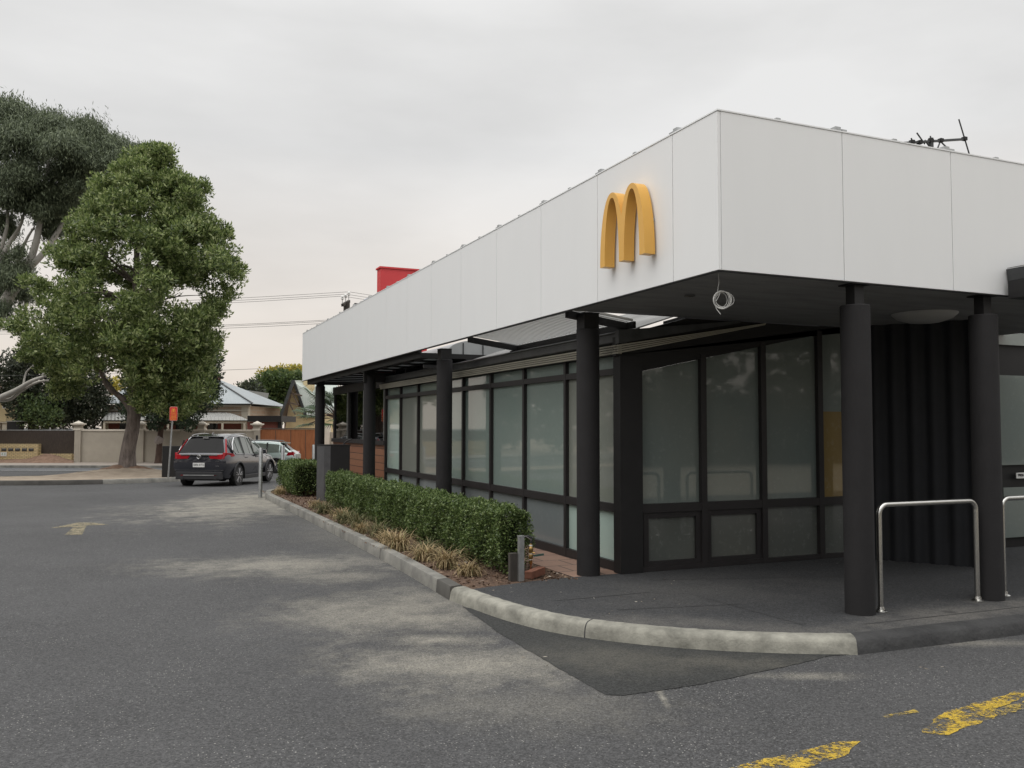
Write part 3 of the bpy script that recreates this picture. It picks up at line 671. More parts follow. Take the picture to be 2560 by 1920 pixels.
# double-arch emblem
def arch_outline(W, H, leg, top, n=20):
    hw = (W-leg)/4; ho = hw+leg/2; hi_ = hw-leg/2; Hi = H-top
    def arc(c, h, z, rev=False):
        P = []
        for k in range(2*n+1):
            a = math.pi*k/(2*n); s_ = -math.copysign(abs(math.cos(a))**(2/2.2), math.cos(a))
            P.append((c+s_*h, z*math.sin(a)))
        return P[::-1] if rev else P
    L_ = [p for p in arc(-hw, ho, H) if p[0] < -1e-4]; R_ = [p for p in arc(hw, ho, H) if p[0] > 1e-4]
    sv = (hw/ho)**2.2; zvl = H*math.sqrt(max(0, 1-sv))
    L_ = [p for p in L_ if not (p[0] > -hw and p[1] < zvl)]; R_ = [p for p in R_ if not (p[0] < hw and p[1] < zvl)]
    return L_+[(0, zvl)]+R_+arc(hw, hi_, Hi, True)+arc(-hw, hi_, Hi, True)
def emblem(name, org, sdir, ndir, W, H, leg, top, depth, m_, parent=None):
    org, sdir, ndir = Vector(org), Vector(sdir), Vector(ndir)
    O = arch_outline(W, H, leg, top)
    return MB().prism([org+sdir*x+Vector((0, 0, z)) for x, z in O], ndir*depth).build(name, m_, parent, smooth=35)
arch = empty('emblem_sign', (4.44, 7.3575, 3.43), 0, 'golden yellow double-arch letter emblem mounted on the white fascia', 'sign')
emblem('letter', (4.372, 7.3575, 3.43), (0, -1, 0), (1, 0, 0), 0.845, 0.722, 0.094, 0.052, 0.115, M['yellow'], arch)
mb = MB()
for y in (7.735, 7.3575, 6.98): mb.box((4.4875, y-0.012, 3.5), (4.506, y+0.012, 3.53)).box((4.4875, y-0.012, 3.75), (4.506, y+0.012, 3.78))
mb.build('standoff', M['galv'], arch)

# coil of cable hanging from the soffit
coil = empty('cable_coil', (4.62, 6.13, 2.9), 0, 'loose coil of pale grey cable hanging from the soffit behind the fascia corner', 'cable')
cc = Vector((4.66, 6.16, 2.905)); mb = MB()
du = right0; 
for i, (r, ox, oz, ry, ph) in enumerate([(0.072, 0, 0, 1.05, 0), (0.076, 0.003, -0.003, 1.0, 0.5), (0.069, -0.004, 0.004, 1.1, 1.2), (0.074, 0.012, 0.0, 0.98, 2.0), (0.070, 0.02, 0.003, 1.02, 2.6), (0.080, 0.03, 0.004, 0.80, 0.3), (0.060, -0.008, 0.002, 1.08, 1.6)]):
    P = []
    for k in range(33):
        a = 2*math.pi*k/32
        P.append(cc+du*(ox+r*math.cos(a))+Vector((0, 0, oz+r*ry*math.sin(a)))+fwd0*(0.006*math.sin(a*2+ph)+i*0.004))
    mb.tube(P, 0.0026, 6, cap=False)
mb.build('loop', M['wire'], coil, smooth=60)
MB().tube(spline([cc+du*(-0.03)+Vector((0, 0, 0.235)), cc+du*(-0.025)+Vector((0, 0, 0.15)), cc+du*(-0.035)+Vector((0, 0, 0.08)), cc+du*(-0.02)+Vector((0, 0, 0.05)), cc+du*(-0.05)+Vector((0, 0, -0.01))]), 0.0025, 6).build('tail', M['wire'], coil, smooth=60)
MB().tube(spline([cc+du*(-0.055)+Vector((0, 0, -0.06)), cc+du*(-0.04)+Vector((0, 0, -0.09)), cc+du*(-0.012)+Vector((0, 0, -0.125))]), 0.003, 6).build('tail', M['wire'], coil, smooth=60)

# ------------------------------------------------------------------ restaurant building
bd = empty('restaurant_building', (5.28, 8.85, 0.12), 0, 'low restaurant building with charcoal-framed frosted glass walls, raked gable window and timber-clad end', 'building')
XW = 5.28; MY = [8.98, 10.31, 11.64, 12.92, 14.19, 15.47, 16.77, 18.0, 19.17]
kinds_ = ['tan', 'teal', 'teal', 'teal', 'teal', 'tan', 'tan', 'mint']
lows = ['mint', 'low', 'low', 'low', 'low', 'low', 'low', 'mint']
for i, (a, b) in enumerate(zip(MY[:-1], MY[1:])):
    for z0, z1, kd in ((0.23, 0.81, lows[i]), (0.905, 2.435, kinds_[i]), (2.505, 2.655, 'teal')):
        f = MB().box((XW+0.022, a+0.03, z0), (XW+0.034, b-0.03, z1)).build('window_pane', M['frost_'+kd], bd)
for i, y in enumerate(MY):
    MB().box((XW-0.03, y-0.03, 0.125), (XW+0.07, y+0.03, 2.66)).build('mullion', M['frame'], bd)
for z0, z1 in ((0.125, 0.232), (0.808, 0.907), (2.433, 2.507)):
    mb = MB()
    for a, b in zip(MY[:-1], MY[1:]): mb.box((XW-0.027, a+0.031, z0), (XW+0.067, b-0.031, z1))
    mb.build('transom', M['frame'], bd)
# corner pillar
MB().box((5.20, 8.79, 0.125), (5.50, 8.95, 2.64)).build('pillar', M['black'], bd)
# gable front wall
YF = 8.85; MX = [5.50, 6.39, 7.30, 8.22, 9.2]
def rz_(x): return 2.461+0.2065*(x-5.5)      # raked head of the windows
pk = ['dark', 'dark', 'dark', 'dark']
for i, (a, b) in enumerate(zip(MX[:-1], MX[1:])):
    xa, xb = a+0.04, b-0.04
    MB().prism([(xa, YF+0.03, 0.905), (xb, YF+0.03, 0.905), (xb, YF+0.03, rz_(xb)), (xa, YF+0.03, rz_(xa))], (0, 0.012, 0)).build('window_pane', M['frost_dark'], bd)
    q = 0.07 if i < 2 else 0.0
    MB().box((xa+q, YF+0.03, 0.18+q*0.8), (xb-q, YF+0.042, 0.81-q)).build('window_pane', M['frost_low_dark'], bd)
    if q:
        MB().box((xa, YF-0.005, 0.18), (xa+q, YF+0.05, 0.81)).box((xb-q, YF-0.005, 0.18), (xb, YF+0.05, 0.81)).box((xa+q+.001, YF-0.005, 0.81-q), (xb-q-.001, YF+0.05, 0.81)).box((xa+q+.001, YF-0.005, 0.18), (xb-q-.001, YF+0.05, 0.18+q*0.8)).build('window_frame', M['frame'], bd)
MB().box((8.262, YF+0.026, 0.91), (9.1, YF+0.0285, 2.02)).build('backing_panel', M['frost_ochre'], bd)
for x in MX[1:]:
    MB().box((x-0.04, YF-0.03, 0.125), (x+0.04, YF+0.07, rz_(x)+0.05)).build('mullion', M['frame'], bd)
for z0, z1 in ((0.125, 0.181), (0.808, 0.908)):
    mb = MB()
    for i, (a, b) in enumerate(zip(MX[:-1], MX[1:])): mb.box((a+(0.041 if i else 0.001), YF-0.027, z0), (b-0.041, YF+0.067, z1))
    mb.build('transom', M['frame'], bd)
def ek(x): return 2.66+0.232*(x-5.17)   # eave / barge line
MB().prism([(5.17, YF-0.02, 2.642), (5.5, YF-0.02, 2.465), (9.2, YF-0.02, rz_(9.2)), (9.2, YF-0.02, 3.128), (6.15, YF-0.02, 3.128), (5.17, YF-0.02, 2.86)], (0, 0.08, 0)).build('bulkhead', M['black'], bd)
MB().prism([(5.9, YF+0.062, 2.9), (9.2, YF+0.062, 2.9), (9.2, YF+0.062, 3.34), (6.75, YF+0.062, 3.34), (5.9, YF+0.062, 3.09)], (0, 0.04, 0)).build('bulkhead', M['black'], bd)
# battens under the barge (taper up to the soffit) and along the eave
mb = MB(); mb2 = MB()
for k in range(4):
    o0, o1 = k*0.027, k*0.0058
    mb.hexa([(5.168, YF-0.07-k*.006, ek(5.17)+o0+0.003), (5.168, YF-0.024, ek(5.17)+o0+0.003), (5.168, YF-0.024, ek(5.17)+o0+0.022), (5.168, YF-0.07-k*.006, ek(5.17)+o0+0.022)],
            [(7.3, YF-0.07-k*.006, 3.095+o1), (7.3, YF-0.024, 3.095+o1), (7.3, YF-0.024, 3.0995+o1), (7.3, YF-0.07-k*.006, 3.0995+o1)])
    mb2.box((5.165-k*0.006, YF-0.03, 2.663+k*0.027), (5.24, 19.3, 2.682+k*0.027))
mb.build('barge_batten', M['cream'], bd); mb2.build('eave_batten', M['cream'], bd)
MB().box((5.20, YF, 2.66), (5.35, 19.3, 2.665)).box((5.2405, YF-0.02, 2.668), (5.3, 19.3, 2.775)).build('eave_lining', M['black'], bd)
# quad gutter
def gutter_prof(x, z): return [(x, z), (x-0.11, z+0.015), (x-0.125, z+0.03), (x-0.12, z+0.12), (x-0.135, z+0.135), (x-0.125, z+0.15), (x-0.11, z+0.148), (x-0.105, z+0.05), (x, z+0.045)]
MB().prism([(x, YF-0.05, z) for x, z in gutter_prof(5.30, 2.775)], (0, 10.6, 0)).build('gutter', M['gutter'], bd)
MB().hexa([(5.16, YF-0.10, 2.775), (5.16, YF-0.022, 2.775), (5.16, YF-0.022, 2.93), (5.16, YF-0.10, 2.93)], [(6.9, YF-0.10, 3.10), (6.9, YF-0.022, 3.10), (6.9, YF-0.022, 3.128), (6.9, YF-0.10, 3.128)]).build('barge_board', M['gutter'], bd)
# roof: dirty lower edge then pale sheet, lowest in the middle of the building
def roofz(x): return 2.87+0.30*(x-5.28)
MB().hexa([(5.245, YF-0.01, 2.90), (5.50, YF-0.01, 2.965), (5.50, 19.4, 2.965), (5.245, 19.4, 2.90)], [(5.245, YF-0.01, 2.915), (5.50, YF-0.01, 2.985), (5.50, 19.4, 2.985), (5.245, 19.4, 2.915)]).build('roof_edge', M['roof_dirty'], bd)
MB().hexa([(5.50, YF+0.11, 2.97), (8.0, YF+0.11, 3.79), (8.0, 14.5, 3.79), (5.50, 14.5, 2.97)], [(5.50, YF+0.11, 2.988), (8.0, YF+0.11, 3.81), (8.0, 14.5, 3.81), (5.50, 14.5, 2.988)]).build('roof', M['roof_grey'], bd)
MB().box((5.46, 14.56, 2.70), (10, 14.62, 3.02)).build('parapet', M['black'], bd)
# back walls / dark interior
MB().box((5.40, 9.0, 0.13), (5.45, 19.25, 2.6)).build('inner_wall', M['frost_tan'], bd)
MB().box((9.2, YF-0.02, 0.125), (9.24, 12, 3.12)).build('wall', M['curtain'], bd)
MB().box((5.46, 19.2, 0.125), (12, 19.3, 3.0)).build('wall', M['black'], bd)
# fluted dark panel wall beside the entrance
mb = MB(); A, B = Vector((8.70, 8.60, 0)), Vector((9.42, 7.45, 0)); nfl = 6
dv = (B-A); nv = Vector((dv.y, -dv.x, 0)).normalized()*-1
pts = []
for i in range(nfl*12+1):
    t = i/(nfl*12); pts.append(A+dv*t+nv*(0.028*math.sin(t*nfl*2*math.pi)))
vs = [(p.x, p.y, 0.123+0.03*abs(math.sin(i*0.9))*0.3) for i, p in enumerate(pts)]+[(p.x, p.y, ZB) for p in pts]; n = len(pts)
mb.add(vs, [(i, i+1, n+i+1, n+i) for i in range(n-1)]); mb.build('fluted_panel', M['curtain'], bd, smooth=60)
MB().box((9.24, 8.9, 0.13), (15, 8.95, 3.12)).build('wall', M['curtain'], bd)
# recessed entrance glazing to the right
YR = 8.6
def px(u, v): return GY(u, v, YR)
def rect(name, m_, u0, v0, u1, v1, dy=0.0, th=0.02):
    a = px(u0, v1); b = px(u1, v0)
    return MB().box((a.x, YR+dy, a.z), (b.x, YR+dy+th, b.z)).build(name, m_, bd)
rect('wall', M['black'], 2414, 700, 2720, 1470, 0.05, 0.05)
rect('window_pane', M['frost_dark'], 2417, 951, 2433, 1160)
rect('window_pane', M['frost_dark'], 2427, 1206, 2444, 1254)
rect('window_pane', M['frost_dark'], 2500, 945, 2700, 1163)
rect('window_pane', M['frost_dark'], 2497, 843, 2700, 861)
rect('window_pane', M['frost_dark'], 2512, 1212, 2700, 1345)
a = px(2538, 1190); b = px(2600, 1180)
tbg = rect('notice', M['plate'], 2538, 1180, 2600, 1196, -0.02, 0.01)
text_mesh('lettering', 'PRESS', 0.045, M['ink'], Matrix.Translation((a.x+0.03, YR-0.0235, px(2538, 1188).z)) @ Matrix.Rotation(R(90), 4, 'X'), tbg, align='LEFT')
# blade wall (red) through the roof
rp = GY(952, 670, 20); 
MB().box((rp.x, 20.0, 0.13), (rp.x+1.15, 20.33, rp.z)).build('blade_wall', M['red'], bd)
MB().box((rp.x-0.03, 19.97, rp.z+0.002), (rp.x+1.18, 20.36, rp.z+0.04)).build('capping', M['red'], bd)
# timber clad end with windows
MB().box((5.30, 19.21, 0.125), (5.36, 24.75, 1.40)).build('timber_wall', M['timber'], bd)
MB().box((5.30, 24.76, 0.125), (8.8, 24.82, 1.40)).build('timber_wall', M['timber'], bd)
MB().box((5.27, 19.21, 2.72), (5.38, 24.8, 2.93)).box((5.385, 24.74, 2.72), (8.8, 24.84, 2.93)).build('header', M['frame'], bd)
MB().box((5.46, 19.05, 2.9), (10, 19.15, 3.16)).build('clerestory', M['black'], bd)
MB().box((5.24, 19.21, 1.402), (5.40, 24.8, 1.50)).build('window_sill', M['frame'], bd)
MB().box((5.41, 24.72, 1.402), (8.8, 24.86, 1.50)).build('window_sill', M['frame'], bd)
for y in (19.3, 21.2, 22.95, 24.70):
    MB().box((5.29, y-0.035, 1.503), (5.37, y+0.035, 2.93)).build('mullion', M['frame'], bd)
    if y < 24: MB().box((5.27, y+0.04, 1.503), (5.285, y+0.075, 2.9)).build('window_trim', M['galv'], bd)
for a, b in ((19.36, 21.15), (21.25, 22.9), (23.0, 24.65)):
    MB().box((5.32, a, 1.503), (5.328, b, 2.9)).build('window_pane', M['glass'], bd)
for x in (6.5, 7.7, 8.8):
    MB().box((x-0.035, 24.75, 1.503), (x+0.035, 24.83, 2.93)).build('mullion', M['frame'], bd)
for a, b in ((5.42, 6.45), (6.55, 7.65), (7.75, 8.75)):
    MB().box((a, 24.79, 1.503), (b, 24.797, 2.9)).build('window_pane', M['glass'], bd)
# drive-through awning over that end: black frame with grey sheet infill
aw = empty('awning', (5.0, 14.7, 3.02), 0, 'black flat-roofed awning frame with grey sheet infill behind the long fascia', 'awning')
MB().box((4.62, 14.60, 3.02), (6.07, 14.70, 3.106)).box((4.62, 14.701, 3.02), (4.68, 25.2, 3.26)).box((6.0, 14.701, 3.02), (6.07, 19.2, 3.106)).box((4.681, 25.15, 3.02), (9.0, 25.25, 3.112)).build('frame', M['black'], aw)
MB().box((4.70, 14.63, 2.84), (6.0, 14.69, 2.90)).build('rail', M['black'], aw); MB().box((4.70, 18.9, 2.80), (6.0, 19.0, 3.018)).build('beam', M['black'], aw)
y = 15.3
while y < 25:
    MB().box((4.682, y-0.04, 3.068), (5.998 if y < 19 else 9.0, y+0.05, 3.1)).build('rafter', M['black'], aw); y += 0.86
for x in (5.0, 5.45):
    MB().box((x-0.03, 14.705, 3.07), (x+0.03, 19.2, 3.0655+0.033)).build('rafter', M['black'], aw)
MB().box((4.682, 14.705, 3.104), (5.998, 19.2, 3.111)).box((4.682, 19.205, 3.104), (9.0, 25.14, 3.111)).build('roof_sheet', M['translucent'], aw)
MB().box((5.20, 14.75, 2.78), (5.26, 14.81, 3.018)).box((5.20, 17.4, 2.78), (5.26, 17.46, 3.018)).build('post', M['black'], aw)
# grey metal upstand on the roof behind the awning
up_ = empty('roof_plant_screen', (6.6, 15.5, 3.2), 0, 'pale grey metal screen with curved top standing on the roof', 'roof screen')
ptsu = [(5.40, 3.115)]+[(5.40+0.55*(1-math.cos(k*0.157)), 3.14+0.31*math.sin(k*0.157)) for k in range(11)]+[(12, 3.48), (12, 3.115)]
MB().prism([(x, 15.5, z) for x, z in ptsu], (0, 3.4, 0)).build('screen', M['render_in'], up_, smooth=40)
mb = MB()
for x in (5.75, 6.15, 6.6, 7.2): mb.box((x-0.01, 15.485, 3.12), (x+0.01, 15.499, 3.40))
mb.build('seam', M['gutter'], up_)
# louvred pergola between fascia and roof
pg = empty('louvre_pergola', (5.0, 10.6, 3.1), 0, 'flat pergola of grey aluminium louvres on black beams between fascia and roof eave', 'pergola')
def lz(x): return 3.135-0.135*(x-4.64)
for y in (9.05, 12.28):
    MB().hexa([(4.64, y-0.04, lz(4.64)-0.05), (4.64, y+0.04, lz(4.64)-0.05), (4.64, y+0.04, lz(4.64)+0.03), (4.64, y-0.04, lz(4.64)+0.03)],
              [(5.42, y-0.04, lz(5.42)-0.05), (5.42, y+0.04, lz(5.42)-0.05), (5.42, y+0.04, lz(5.42)+0.03), (5.42, y-0.04, lz(5.42)+0.03)]).build('beam', M['black'], pg)
    MB().box((5.34, y-0.05, 2.91), (5.44, y+0.05, lz(5.42)-0.052)).box((5.31, y-0.08, 2.90), (5.47, y+0.08, 2.93)).build('bracket', M['black'], pg)
MB().box((5.425, 8.86, lz(5.42)-0.05), (5.46, 12.33, lz(5.42)+0.03)).build('beam', M['black'], pg)
mb = MB(); y = 8.86
while y < 12.2:
    mb.hexa([(4.64, y, lz(4.64)+0.032), (4.64, y+0.03, lz(4.64)+0.032), (4.64, y+0.03, lz(4.64)+0.056), (4.64, y, lz(4.64)+0.056)],
            [(5.42, y, lz(5.42)+0.032), (5.42, y+0.03, lz(5.42)+0.032), (5.42, y+0.03, lz(5.42)+0.056), (5.42, y, lz(5.42)+0.056)]); y += 0.1
mb.build('slat', M['slat'], pg)

# neighbouring eave at the right edge
ne = empty('side_awning', (8.0, 5.7, 3.2), 0, 'dark gutter and sheet roof end abutting the white fascia beside the entrance', 'awning')
a = GY(2522, 672, 5.95); b = GY(2528, 704, 5.95)
MB().prism([(a.x, 5.70, a.z), (a.x+0.02, 5.70, b.z+0.01), (a.x+0.08, 5.70, b.z), (a.x+2.5, 5.70, b.z), (a.x+2.5, 5.70, a.z)], (0, 0.28, 0)).build('gutter', M['gutter'], ne)
MB().hexa([(a.x-0.01, 5.69, a.z+0.003), (a.x-0.01, 5.96, a.z+0.003), (a.x-0.01, 5.96, a.z+0.01), (a.x-0.01, 5.69, a.z+0.01)], [(a.x+2.5, 5.69, a.z+0.50), (a.x+2.5, 5.96, a.z+0.50), (a.x+2.5, 5.96, a.z+0.53), (a.x+2.5, 5.69, a.z+0.53)]).build('roof', M['roof_dirty'], ne)
c = GY(2551, 706, 5.8)
MB().box((c.x+0.01, 5.75, c.z-0.14), (c.x+2.2, 5.94, b.z-0.002)).build('fascia_board', M['black'], ne)

# TV aerial on the roof
def aer(u, v, y): return GY(u, v, y)
an = empty('tv_aerial', (10.5, 9, 5.5), 0, 'spiky television aerial on the roof behind the right-hand fascia', 'aerial')
mb = MB(); Pm = [aer(2255, 358, 9), aer(2300, 356, 9), aer(2412, 348, 9)]
mb.beam(Pm[0], Pm[2], 0.035, 0.03)
b0 = aer(2327, 345, 9); mb.beam(b0, (b0.x, b0.y, b0.z-1.8), 0.05, 0.05)
mb.build('boom', M['gutter'], an)
mb = MB()
for (u0, v0, u1, v1) in [(2397, 298, 2424, 388), (2292, 332, 2312, 360), (2312, 350, 2326, 370), (2352, 350, 2342, 376), (2350, 352, 2370, 372), (2278, 345, 2284, 364), (2326, 340, 2328, 372)]:
    mb.tube([aer(u0, v0, 9), aer(u1, v1, 9)], 0.011, 6)
mb.build('element', M['gutter'], an)
mb = MB()
for (u, v) in [(2280, 355), (2299, 356), (2327, 352), (2352, 351), (2411, 347)]:
    p = aer(u, v, 9); mb.box(p-Vector((0.03, 0.03, 0.025)), p+Vector((0.03, 0.03, 0.025)))
mb.build('clamp', M['black'], an)

# ------------------------------------------------------------------ hoop rails
def hoop(x0, x1, y, h=0.975, r=0.025, rb=0.09):
    P = [(x0, y, 0.128)]
    P.append((x0, y, h+0.122-rb))
    for k in range(1, 7):
        a = math.pi/2*k/6; P.append((x0+rb-rb*math.cos(a), y, h+0.122-rb+rb*math.sin(a)))
    P.append(((x0+x1)/2, y, h+0.122))
    for k in range(0, 7):
        a = math.pi/2*(1-k/6); P.append((x1-rb+rb*math.cos(a), y, h+0.122-rb+rb*math.sin(a)))
    P.append((x1, y, 0.128)); return P
for k, (x0, x1, y, lab) in enumerate([(6.335, 7.595, 6.08, 'brushed steel hoop rail standing between the two front columns'), (8.07, 9.33, 6.16, 'steel hoop rail cut off by the right edge, past the second front column')]):
    t = empty('hoop_rail', (x0, y, 0.122), 0, lab, 'handrail', 'steel hoop rails at the entrance')
    P = hoop(x0, x1, y)
    MB().tube(P, 0.025, 16).build('rail', M['steel'], t, smooth=50)
    for x in (x0, x1):
        MB().lathe((x, y, 0.122), [(0.058, 0.0), (0.058, 0.012), (0.05, 0.018), (0.035, 0.024), (0.03, 0.05)], 24).build('base_flange', M['steel'], t, smooth=40)

# tap standpipe, posts and brick at the end of the hedge
tp = empty('tap_standpipe', tuple(G(1327, 1440, 0.12)), 0, 'copper standpipe with brass tap, pressure valve and dark green handle at the hedge end', 'tap')
q = G(1327, 1440, 0.12)
MB().tube([q, q+Vector((0, 0, 0.26))], 0.011, 10).build('pipe', M['copper'], tp, smooth=40)
MB().lathe(q, [(0.014, 0.18), (0.022, 0.20), (0.022, 0.25), (0.028, 0.27), (0.03, 0.33), (0.024, 0.35), (0.024, 0.38), (0.03, 0.40), (0.03, 0.45), (0.018, 0.47), (0.018, 0.52)], 16).build('valve', M['brass'], tp, smooth=35)
MB().tube([q+Vector((0, 0, 0.37)), q+Vector((0.05, -0.02, 0.36))], 0.012, 8).build('outlet', M['brass'], tp, smooth=40)
MB().beam(q+Vector((0.03, -0.02, 0.315)), q+Vector((0.16, -0.07, 0.34)), 0.022, 0.03).build('handle', M['green_plastic'], tp)
MB().lathe(q, [(0.026, 0.345), (0.026, 0.352)], 16).lathe(q, [(0.026, 0.255), (0.026, 0.262)], 16).lathe(q, [(0.024, 0.47), (0.024, 0.49)], 16).build('collar', M['white'], tp)
MB().tube(spline([q+Vector((0, 0, 0.51)), q+Vector((0.01, 0, 0.58)), q+Vector((-0.03, 0.01, 0.62)), q+Vector((-0.1, 0.02, 0.60)), q+Vector((-0.13, 0.02, 0.5))]), 0.02, 10).build('hose', M['black_wire'], tp, smooth=50)
MB().tube(spline([q+Vector((0.0, -0.02, 0.56)), q+Vector((-0.05, -0.03, 0.60)), q+Vector((-0.10, -0.03, 0.64))]), 0.008, 8).build('clamp', M['chrome'], tp, smooth=50)
g1 = G(1303, 1452, 0.12)
ps = empty('steel_post', (g1.x, g1.y, 0.12), 0, 'short square galvanised post beside the standpipe at the hedge end', 'post')
MB().box((g1.x-0.03, g1.y-0.02, 0.115), (g1.x+0.03, g1.y+0.035, 0.60)).build('post', M['galv'], ps, bevel=0.003)
MB().box((g1.x-0.034, g1.y-0.024, 0.601), (g1.x+0.034, g1.y+0.039, 0.612)).build('cap', M['galv'], ps)
g2 = G(1287, 1452, 0.12)
tag(MB().box((g2.x-0.055, g2.y+0.0, 0.11), (g2.x+0.035, g2.y+0.06, 0.42)).build('timber_post', M['wood'], bevel=0.004), 'short dark weathered timber post tucked against the hedge end', 'post')
g3 = G(1325, 1446, 0.12)
bk = MB(); o = Vector((g3.x+0.09, g3.y+0.06, 0.125)); ang = R(28); ca, sa = math.cos(ang), math.sin(ang)
def rp_(x, y, z): return (o.x+x*ca-y*sa, o.y+x*sa+y*ca, o.z+z+x*0.10)
bk.add([rp_(x, y, z) for z in (0.0, 0.085) for x, y in ((-0.13, -0.05), (0.13, -0.05), (0.13, 0.05), (-0.13, 0.05))], [(0, 3, 2, 1), (4, 5, 6, 7), (0, 1, 5, 4), (1, 2, 6, 5), (2, 3, 7, 6), (3, 0, 4, 7)])
tag(bk.build('brick', M['brickred'], bevel=0.006), 'loose red brick lying at the foot of the standpipe', 'brick')

# ------------------------------------------------------------------ litter, mulch, grass
n = 5200
pts = []
while len(pts) < n:
    y = random.uniform(8.7, 24); x = random.uniform(3.2, 4.6)
    if y < 9.6 and random.random() < 0.0: continue
    if y > 14 and random.random() < 0.4: continue
    pts.append((x, y, 0.118+random.random()*0.012))
C = np.array(pts); D = rng.normal(0, 1, (n, 3))*np.array([1, 1, 0.25])
o = leaves('mulch', C, D, 0.05, 0.018, M['chips'], fold=0.1, jit=0.6); tag(o, 'brown bark mulch and dry leaves covering the planter bed', 'mulch', kind='stuff')
pts = []
for (u, v, s_, k) in [(1350, 1470, 60, 22), (1900, 1400, 130, 10), (1560, 1510, 90, 30), (1620, 1460, 60, 12), (1530, 1535, 30, 12), (1800, 1420, 120, 14), (2230, 1500, 120, 7), (2080, 1400, 50, 8), (2310, 1628, 35, 10), (1400, 1620, 60, 5), (1990, 1380, 80, 8), (1330, 1600, 40, 3)]:
    for _ in range(k):
        g = G(u+random.gauss(0, s_), v+random.gauss(0, s_*0.14), 0.125)
        if random.random() < 0.45: continue
        if g.y > 5.6 and g.y < 8.7 or v > 1600:
            pts.append((g.x, g.y, 0.129 if v < 1600 else 0.008))
C = np.array(pts); n = len(C); D = rng.normal(0, 1, (n, 3))*np.array([1, 1, 0.05])
o = leaves('litter', C, D, 0.028, 0.006, M['litter'], fold=0.05, jit=0.7); tag(o, 'scattered pale twigs and paper scraps on the dark apron', 'litter', kind='stuff')

def tuft_mesh(name, nb, h, spread, m_, parent=None):
    V = []; F = []
    for i in range(nb):
        a = random.uniform(0, 2*math.pi); ln = h*random.uniform(0.6, 1.15); lean = random.uniform(0.6, 1.5); wv = random.uniform(0.004, 0.008)
        bx, by = random.gauss(0, spread*0.28), random.gauss(0, spread*0.28)
        da = (math.cos(a), math.sin(a)); nrm = (-da[1], da[0]); p = [bx, by, 0]; ang = math.pi/2-lean*0.25; segs = 5
        b0 = len(V)
        for s_ in range(segs+1):
            t = s_/segs; ww = wv*(1-t*0.85)
            V.append((p[0]+nrm[0]*ww, p[1]+nrm[1]*ww, p[2])); V.append((p[0]-nrm[0]*ww, p[1]-nrm[1]*ww, p[2]))
            st = ln/segs; p = [p[0]+da[0]*math.cos(ang)*st, p[1]+da[1]*math.cos(ang)*st, max(0.005, p[2]+math.sin(ang)*st)]; ang -= lean*0.42
        for s_ in range(segs): F.append((b0+2*s_, b0+2*s_+1, b0+2*s_+3, b0+2*s_+2))
    return from_np(name, np.array(V), np.array(F), m_, parent)
tufts = []
tv = [tuft_mesh('grass_clump', 230, 0.30, 0.14, M['straw']), tuft_mesh('grass_clump', 200, 0.26, 0.15, M['straw']), tuft_mesh('grass_clump', 210, 0.30, 0.15, M['straw_green']), tuft_mesh('grass_clump', 240, 0.25, 0.17, M['straw'])]
spots = [(3.66, 9.45, 1, 0.85), (3.60, 10.05, 0, 1.05), (3.56, 10.75, 3, 1.1), (3.72, 11.2, 2, 0.9), (3.50, 11.75, 0, 1.15), (3.55, 12.5, 3, 1.05), (3.62, 13.3, 2, 1.1), (3.50, 13.9, 0, 0.8), (3.62, 14.6, 2, 1.15), (3.58, 15.4, 2, 1.1), (3.66, 16.3, 1, 1.0), (3.6, 17.3, 2, 1.1), (3.7, 18.6, 1, 0.9), (3.55, 22.6, 3, 1.0), (3.8, 23.6, 3, 1.0)]
ordn = ['nearest', 'second nearest', 'third nearest', 'fourth nearest', 'fifth nearest', 'sixth nearest', 'seventh nearest', 'eighth nearest', 'ninth nearest', 'tenth nearest', 'eleventh nearest', 'twelfth nearest', 'thirteenth nearest', 'second farthest', 'farthest']
used = set()
for i, (x, y, k, s_) in enumerate(spots):
    if k in used: o = tv[k].copy(); COL.objects.link(o)
    else: o = tv[k]; used.add(k)
    o.location = (x-0.06, y, 0.113); o.rotation_euler = (0, 0, random.uniform(0, 6.28)); o.scale = (s_*1.2, s_*1.2, s_*1.15)
    tag(o, ('half-green' if k == 2 else 'dry straw-coloured')+' strappy grass clump along the kerb, '+ordn[i]+' to the camera', 'grass clump', 'grass clumps along the planter kerb')

